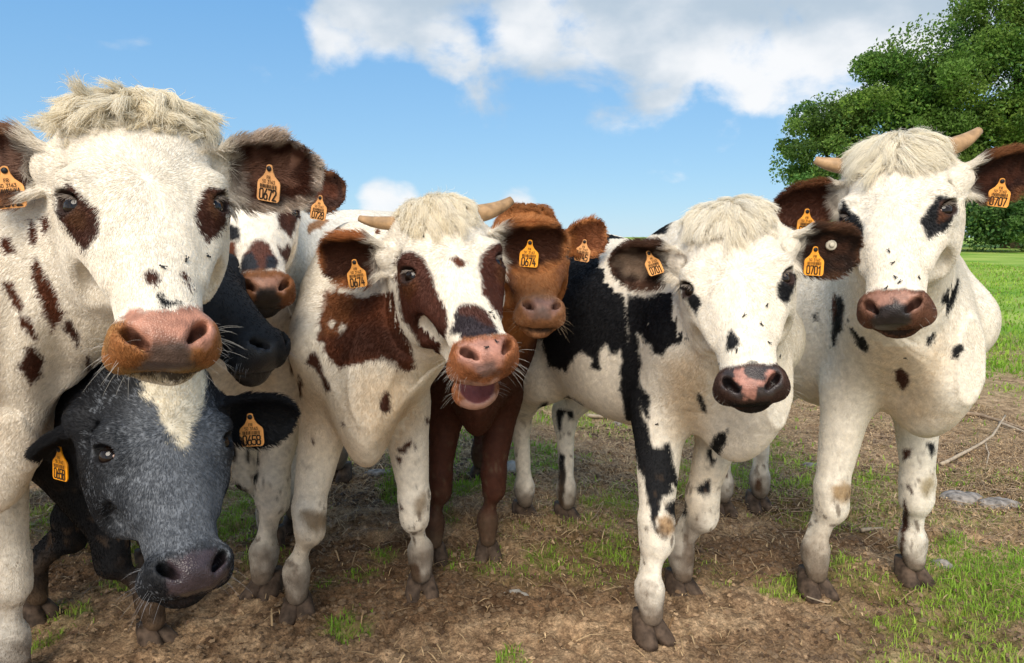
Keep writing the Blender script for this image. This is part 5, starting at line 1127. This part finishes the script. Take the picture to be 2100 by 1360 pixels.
tree(tp(1875, 41), 13.4, 4.4, 5.6, 7.0, 95000, 102, 'broad rounded mid green tree behind the short horned cow', (.075, .18, .035), 70, .095, group=GRP)
tree(tp(2075, 40), 18, 4.9, 8.0, 9.0, 115000, 103, 'tallest dark green tree rising out of the top of the picture', (.065, .165, .032), 84, .095, group=GRP)
tree(tp(2230, 37), 17, 4.6, 7.6, 8.6, 60000, 104, 'bright leafy tree at the picture edge above the 0707 ear tag', (.10, .22, .042), 60, .095, group=GRP)
for _i, (_px, _d, _l) in enumerate(((1960, 36, 'dark rounded hedge bush beside the neck of the horned cow'), (2060, 34.5, 'broad hedge bush below the trees at the edge of the bright grass'), (2170, 34, 'hedge bush at the end of the field edge partly out of the picture'), (1850, 38.5, 'hedge bush mostly hidden behind the horned cow'), (1740, 40, 'low hedge bush seen between the 0701 and 0707 cows'))):
    tree(tp(_px, _d), 3.2, 2.4, 1.75, 1.35, 22000, 120+_i, _l, (.050, .15, .05), 16, .09, 'hedge_bush', 'bush', 'hedge bushes under the trees', False)

# ------------------------------------------------------------------ stones, branches, flies
def stone(px, py, r0, seed, label, flat=.45, mat=None, holes=0):
    r = np.random.default_rng(seed); g = ground_at(px, py); V, F = uv_sphere((0, 0, 0), 1, 26, 16); V = V*np.array([r0[0], r0[1], flat*r0[0]]); k = 1+.34*noise3(V, 2.2/r0[0]*.5, seed)+.16*noise3(V, 7/r0[0]*.5, seed+1)+.06*noise3(V, 22/r0[0]*.5, seed+2)
    V = V*k[:, None]+g+np.array([0, 0, flat*r0[0]*.25]); o = mesh_obj('stone', V, F, mat or M['stone'], None, True); return tag(o, label, 'stone', 'pale stones lying in the field')
PALE = material('pale_stone', (.25, .225, .205), .9, .2, grain(.6, 38, 1.0, 9, .01))
stone(1975, 1028, (.085, .06), 1, 'pale pitted grey rock in the litter beside the hoof of the 0707 cow', .42, PALE)
stone(2050, 1040, (.075, .05), 2, 'smaller pitted grey rock at the picture edge touching the larger rock', .45, PALE)
stone(775, 972, (.075, .05), 3, 'flat pale stone between the forelegs of the bellowing cow', .22, PALE)
stone(1050, 962, (.07, .05), 4, 'dark pitted stone behind the brown cow hooves', .4)
stone(1672, 957, (.05, .035), 5, 'whitish stone in grass between the 0701 and 0707 cows', .3, PALE)
stone(1930, 1160, (.040, .03), 6, 'small tan stone near the hoof at the grass edge', .4, PALE)
stone(1268, 872, (.035, .03), 7, 'small stone behind the belly of the black flanked cow', .6, PALE)
stone(1055, 1222, (.045, .03), 8, 'flat brown stone sunk in trodden earth', .2)
def branch(pts, r0, label, col='twig'):
    P = []
    for px, py, z in pts: g = ground_at(px, py, z); P.append(g)
    P = np.array(P); k = np.linspace(0, len(P)-1, len(P)*4); i = np.minimum(k.astype(int), len(P)-2); f = (k-i)[:, None]; Q = P[i]*(1-f)+P[i+1]*f; Q += noise3(Q, 9, 5)[:, None]*np.array([.006, .006, .004]); Q[:, 2] = np.maximum(Q[:, 2], hgt(Q[:, 0], Q[:, 1])+r0*.5)
    o = mesh_obj('branch', *tube(Q, np.linspace(r0, r0*.45, len(Q)), 7), M[col], None, True); return tag(o, label, 'branch', 'dead branches lying on the ground')
M['pale_twig'] = material('pale_twig', (.42, .34, .25), .85, .2, grain(.3, 40, .4))
branch([(1930, 952, .02), (1985, 925, .03), (2035, 895, .05), (2062, 852, .09)], .010, 'thin bent branch propped up beside the leg of the 0707 cow', 'pale_twig')
branch([(2020, 905, .03), (2028, 930, .02), (2022, 958, .01)], .005, 'short side twig under the bent branch', 'pale_twig')
branch([(1940, 845, .03), (2010, 852, .03), (2110, 882, .03)], .016, 'thick grey dead branch lying behind the bent branch')
branch([(2050, 868, .02), (2110, 888, .02)], .012, 'pale broken stick next to the thick grey branch', 'pale_twig')
branch([(1205, 852, .02), (1260, 855, .03), (1310, 850, .03)], .013, 'pale stick lying behind the belly of the 0701 cow', 'pale_twig')
branch([(1640, 1205, .012), (1655, 1225, .006), (1690, 1238, .02)], .004, 'little bent straw against the front hoof of the 0707 cow', 'pale_twig')
branch([(1765, 1090, .02), (1810, 1082, .015)], .008, 'pale splinter of wood between the forelegs of the 0707 cow', 'pale_twig')
branch([(1180, 1088, .01), (1220, 1060, .03), (1240, 1030, .06)], .003, 'thin dark twig by the hind hoof of the 0701 cow')
def flies():
    parts = []
    V0, F0 = uv_sphere((0, 0, 0), 1, 8, 6); me0 = None
    for i, (p, n, S, lab) in enumerate(FLIES):
        if me0 is None:
            b = [(V0*np.array([.0034, .0019, .0016]), F0), (V0*np.array([.0015, .0017, .0015])+np.array([.0042, 0, .0002]), F0)]
            for s in (-1, 1): b.append((np.array([(.001, s*.0006, .0016), (-.0048, s*.0036, .0018), (-.0062, s*.0016, .0018)]), [(0, 1, 2)]))
            o = mesh_obj('fly', *join(b), M['fly'], None, True); me0 = o.data
        else: o = link(bpy.data.objects.new('fly', me0))
        x = unit(np.cross(n, [.3, .5, .8])); a = i*1.7; y = np.cross(n, x); x2 = x*math.cos(a)+y*math.sin(a); y2 = np.cross(n, x2)
        mw = Matrix(np.stack([x2, y2, n], 1).tolist()).to_4x4(); mw.translation = Vector(p); o.matrix_world = mw
        tag(o, 'tiny black fly '+lab, 'fly', 'flies on the coats of the cows')
flies()
print('scene done', round(time.time()-T0, 1))
